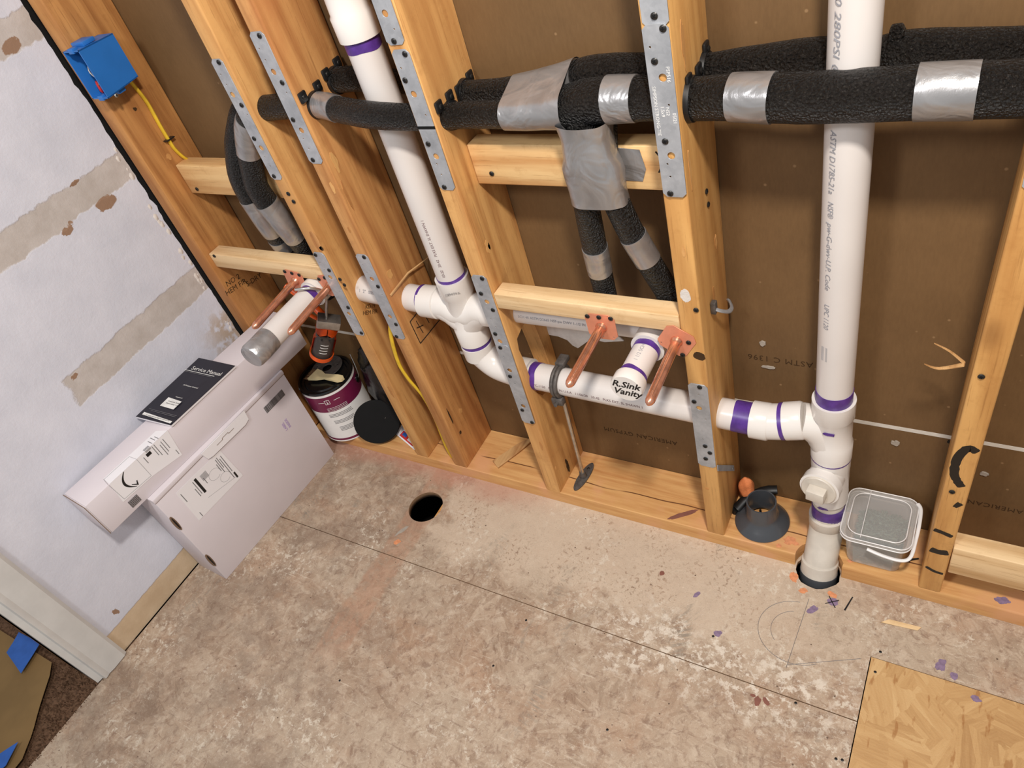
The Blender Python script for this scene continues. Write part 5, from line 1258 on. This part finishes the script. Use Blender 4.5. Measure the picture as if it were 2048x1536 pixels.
for k in range(4): tube(bm, [A_ + dd * (0.055 + 0.010 * k) + (vw * math.cos(a) + sd * math.sin(a)) * 0.0247 for a in (-0.4, -0.2, 0.0, 0.2, 0.4)], 0.0009, 4)
finish('cartridge_print', bm, 'whiteprint', root)
for k in (-0.35, 0.35): screw(root, *(A_ + dd * 0.03 + (vw * math.cos(k) + sd * math.sin(k)) * 0.0285), '-y', False, 0.8)
bx_ = plane(A_ - dd * 0.012 + vw * 0.004, sd, -dd)
finish('thrust_bracket', xf(box(B(), -0.028, 0.028, -0.012, 0.014, -0.016, 0.016, 0.002), bx_), 'steel', root)
finish('grip', tube(B(), [q[:3] for q in spline([(-1.333, 0.035, 0.487), (-1.358, 0.042, 0.508), (-1.39, 0.045, 0.538), (-1.425, 0.045, 0.572)], 5)], [0.010] * 8 + [0.011] * 8, 16, True, 0, 0, 0.7), 'orange', root)
finish('trigger', tube(B(), [q[:3] for q in spline([(-1.326, 0.02, 0.492), (-1.345, 0.01, 0.515), (-1.362, 0.012, 0.545)], 5)], 0.006, 12, True, 0, 0, 0.6), 'orange', root)
finish('push_rod', tube(B(), [q[:3] for q in spline([(-1.325, 0.022, 0.47), (-1.302, 0.020, 0.515), (-1.262, 0.014, 0.575), (-1.246, 0.004, 0.607), (-1.256, -0.018, 0.632), (-1.285, -0.035, 0.637)], 6)], 0.0034, 10), 'steel', root)

# ================================================================== THINGS ON THE BOTTOM PLATE, RIGHT
GX, GY, GZ = -0.293, 0.062, 0.0386
root = thing('pipe_flange', (GX, GY, GZ), 'dark grey plastic cone-shaped flange with a round neck on the bottom plate', 'flange')
finish('flange_body', lathe(B(), [(0.0, 0.052), (0.001, 0.0565), (0.004, 0.0575), (0.008, 0.055), (0.016, 0.046), (0.022, 0.039), (0.027, 0.0345), (0.034, 0.0325), (0.072, 0.0315), (0.074, 0.031), (0.074, 0.0285), (0.068, 0.028), (0.012, 0.028), (0.010, 0.046), (0.0, 0.050)], (GX, GY, GZ), (0, 0, 1), 56, 0, False), 'greypvc', root, angle=40)
bm = B()
for a in (0.4, 1.97): 
    d = Vector((math.cos(a), math.sin(a), 0)) * 0.027; tube(bm, [Vector((GX, GY, GZ + 0.006)) - d, Vector((GX, GY, GZ + 0.006)) + d], 0.0026, 6)
lathe(bm, [(0.004, 0.014), (0.004, 0.016), (0.008, 0.016), (0.008, 0.014)], (GX, GY, GZ), (0, 0, 1), 20, 0, False)
finish('strainer_grid', bm, 'matblack', root)
bm = B(); bmesh.ops.create_icosphere(bm, subdivisions=4, radius=1.0)
for v in bm.verts:
    d = v.co.normalized(); k = 1 + 0.22 * mnoise.noise(d * 1.4)
    v.co = Vector((-0.337 + d.x * 0.018 * k, 0.108 + d.y * 0.016 * k, 0.0385 + max(0.0, 0.04 + d.z * 0.042 * k)))
tag(finish('sealant_lump', bm, 'orangefoam', angle=60), 'orange lump of hardened sealant behind the grey flange', 'sealant')
bm = B()
tube(bm, [q[:3] for q in spline([(-0.352, 0.07, 0.060), (-0.335, 0.092, 0.075), (-0.305, 0.112, 0.088), (-0.275, 0.122, 0.092)], 5)], 0.011, 14, True, 0, 0.15, 0.6)
for v in bm.verts: v.co.z -= 0.008
tube(bm, [(-0.352, 0.07, 0.049), (-0.355, 0.068, 0.039)], 0.008, 10)
tag(finish('plastic_scrap', bm, 'blackpl', angle=50), 'black plastic scrap wedged between the grey flange and the sheathing', 'scrap')

# tub of screws
TX0, TX1, TY0, TY1, TZ0, TZ1 = -0.120, -0.010, 0.012, 0.120, 0.0386, 0.140
root = thing('screw_tub', ((TX0 + TX1) / 2, (TY0 + TY1) / 2, TZ0), 'clear plastic tub full of green screws beside the white stack', 'tub')
def rr_loop(x0, x1, y0, y1, r, n=6):
    out = []
    for cx, cy, a0 in ((x1 - r, y1 - r, 0), (x0 + r, y1 - r, math.pi / 2), (x0 + r, y0 + r, math.pi), (x1 - r, y0 + r, 1.5 * math.pi)):
        for k in range(n + 1): out.append((cx + r * math.cos(a0 + k * math.pi / 2 / n), cy + r * math.sin(a0 + k * math.pi / 2 / n)))
    return out
def loft(bm, secs, cap0=True, cap1=False):
    rows = [[bm.verts.new((a, b, z_)) for a, b in lp] for lp, z_ in secs]; n = len(rows[0])
    for i in range(len(rows) - 1):
        for k in range(n): bm.faces.new((rows[i][k], rows[i][(k + 1) % n], rows[i + 1][(k + 1) % n], rows[i + 1][k]))
    if cap0: bm.faces.new(rows[0][::-1])
    if cap1: bm.faces.new(rows[-1])
    return bm
def rl(i, r): return rr_loop(TX0 + i, TX1 - i, TY0 + i, TY1 - i, r)
bm = loft(B(), [(rl(0.010, 0.012), TZ0), (rl(0.006, 0.016), TZ0 + 0.004), (rl(0.0, 0.018), TZ1 - 0.012), (rl(-0.005, 0.02), TZ1 - 0.011), (rl(-0.005, 0.02), TZ1 - 0.004)])
finish('tub_body', bm, 'clear', root, angle=40)
bm = loft(B(), [(rl(-0.004, 0.02), TZ1 - 0.009), (rl(-0.008, 0.024), TZ1 - 0.008), (rl(-0.008, 0.024), TZ1 + 0.004), (rl(-0.005, 0.022), TZ1 + 0.007), (rl(0.002, 0.016), TZ1 + 0.007), (rl(0.004, 0.014), TZ1 + 0.002)], False, True)
lid = finish('tub_lid', bm, 'clear', root, angle=40)
for s0_, z_ in ((-0.0085, TZ1 + 0.004), (-0.0085, TZ1 - 0.006), (0.003, TZ1 + 0.0065)):
    lp = rl(s0_, 0.022); finish('lid_rib', tube(B(), [(a, b, z_) for a, b in lp] + [(lp[0][0], lp[0][1], z_)], 0.0011, 6), 'handle', lid)
finish('lid_crease', tube(B(), [(TX0 + 0.030, TY0 - 0.004, TZ1 + 0.0075), (TX0 + 0.030, TY1 + 0.004, TZ1 + 0.0075)], 0.0007, 5), 'handle', lid)
bm = tube(B(), [q[:3] for q in spline([(-0.075, 0.000, 0.126), (-0.045, -0.004, 0.122), (-0.014, -0.003, 0.120), (0.000, 0.008, 0.124), (0.003, 0.040, 0.134), (0.004, 0.070, 0.143), (0.002, 0.105, 0.146), (-0.005, 0.118, 0.146)], 6)], 0.0036, 10, True, 0, 0, 0.7)
finish('bail_handle', bm, 'handle', root)
bm = B(); rs = random.Random(11)
for k in range(1500):
    x = rs.uniform(TX0 + 0.022, TX1 - 0.022); y = rs.uniform(TY0 + 0.022, TY1 - 0.022); z_ = TZ0 + 0.004 + rs.random() * 0.068
    if k < 800:
        s_ = rs.choice((0, 1, 2, 3))
        if s_ == 0: y = TY0 + 0.017 - (z_ - TZ0) * 0.05
        elif s_ == 1: x = TX1 - 0.017 + (z_ - TZ0) * 0.05
        else: z_ = TZ0 + 0.068 + rs.random() * 0.012
    a = rs.uniform(0, 6.28); e = rs.uniform(-0.4, 0.4); d = Vector((math.cos(a) * math.cos(e), math.sin(a) * math.cos(e), math.sin(e))) * 0.009
    c_ = Vector((x, y, max(z_, TZ0 + 0.008)))
    tube(bm, [c_ - d, c_ + d * 0.7, c_ + d * 0.9, c_ + d], [0.0019, 0.0021, 0.0034, 0.0036], 4)
finish('screws', bm, 'screwgreen', root, smooth=False)['kind'] = 'stuff'
# loose screw
root = thing('loose_screw', (0.008, 0.06, 0.0386), 'single black screw lying between the tub and the sprayed stud', 'screw')
finish('shank', tube(B(), [(-0.001, 0.055, 0.0425), (0.014, 0.064, 0.0412)], [0.0022, 0.0016], 8), 'matblack', root)
finish('head', lathe(B(), [(0, 0.0022), (0.002, 0.0042), (0.003, 0.0042), (0.0035, 0.0)], (-0.0005, 0.0553, 0.0426), (-0.85, -0.5, 0.07), 12), 'matblack', root)
# wood scraps
bm = xf(cut2d([[(-0.014, -0.06), (0.014, -0.062), (0.012, 0.01), (0.008, 0.058), (-0.002, 0.06), (-0.012, 0.02)]], 0.007), plane((-0.944, 0.085, 0.0425), (0.87, -0.45, 0.0), (0.45, 0.87, 0.0)))
tag(finish('wood_scrap', bm, 'splint', smooth=False), 'splintered wood scrap lying on the bottom plate below the tee pipe', 'wood scrap')
bm = xf(cut2d([[(-0.034, -0.005), (0.03, -0.006), (0.036, 0.002), (-0.02, 0.005)]], 0.002), plane((0.004, -0.068, 0.0013), (1, 0.1, 0), (0, 1, 0)))
tag(finish('wood_sliver', bm, 'pine', smooth=False), 'pale wood sliver lying on the floor near the tub', 'wood scrap')
sp = B()
for P_, w0 in (([(0.0216, 0.045, 0.60), (-0.01, 0.045, 0.585), (-0.03, 0.040, 0.595)], 0.005), ([(0.0216, 0.05, 0.598), (0.0, 0.05, 0.618), (-0.022, 0.048, 0.632)], 0.004)):
    tube(sp, [q[:3] for q in spline(P_, 4)], [w0 * (1 - 0.09 * k) for k in range(9)], 6, True, 0, 0, 0.35)
finish('splinter', sp, 'splint', s4)
sp = tube(B(), [(-1.0445, 0.006, 0.62), (-1.035, 0.07, 0.632), (-1.028, 0.138, 0.624)], [0.003, 0.0025, 0.001], 6); finish('splinter', sp, 'splint', s1b)

# ================================================================== HALLWAY: paper and tape
def sheet(lp, z_, amp, seed):
    bm = cut2d([lp], 0.0006); bmesh.ops.triangulate(bm, faces=bm.faces)
    for _ in range(3): bmesh.ops.subdivide_edges(bm, edges=[e for e in bm.edges if e.calc_length() > 0.02], cuts=1, use_grid_fill=False); bmesh.ops.triangulate(bm, faces=bm.faces)
    for v in bm.verts:
        h = mnoise.noise(Vector((v.co.x * 7, v.co.y * 7, seed)))
        v.co.z += z_ + amp * abs(h)
    return bm
tag(finish('masking_paper', sheet([(-2.6, -0.86), (-1.83, -0.86), (-1.80, -0.885), (-1.675, -1.05), (-1.665, -1.2), (-1.67, -1.9), (-2.6, -1.9)], 0.008, 0.012, 3), 'kraft', angle=60), 'brown masking paper on the hallway carpet beyond the door casing', 'paper')
tag(finish('tape_strip', sheet([(-1.998, -0.842), (-1.90, -0.838), (-1.872, -0.915), (-1.925, -0.905), (-1.975, -0.895)], 0.024, 0.010, 9), 'bluetape', angle=60), 'blue tape scrap on the brown paper next to the door casing', 'tape')
tag(finish('tape_strip', sheet([(-1.712, -1.028), (-1.69, -1.075), (-1.70, -1.12), (-1.76, -1.12)], 0.024, 0.006, 12), 'bluetape', angle=60), 'blue tape strip on the brown paper at the lower left corner', 'tape')
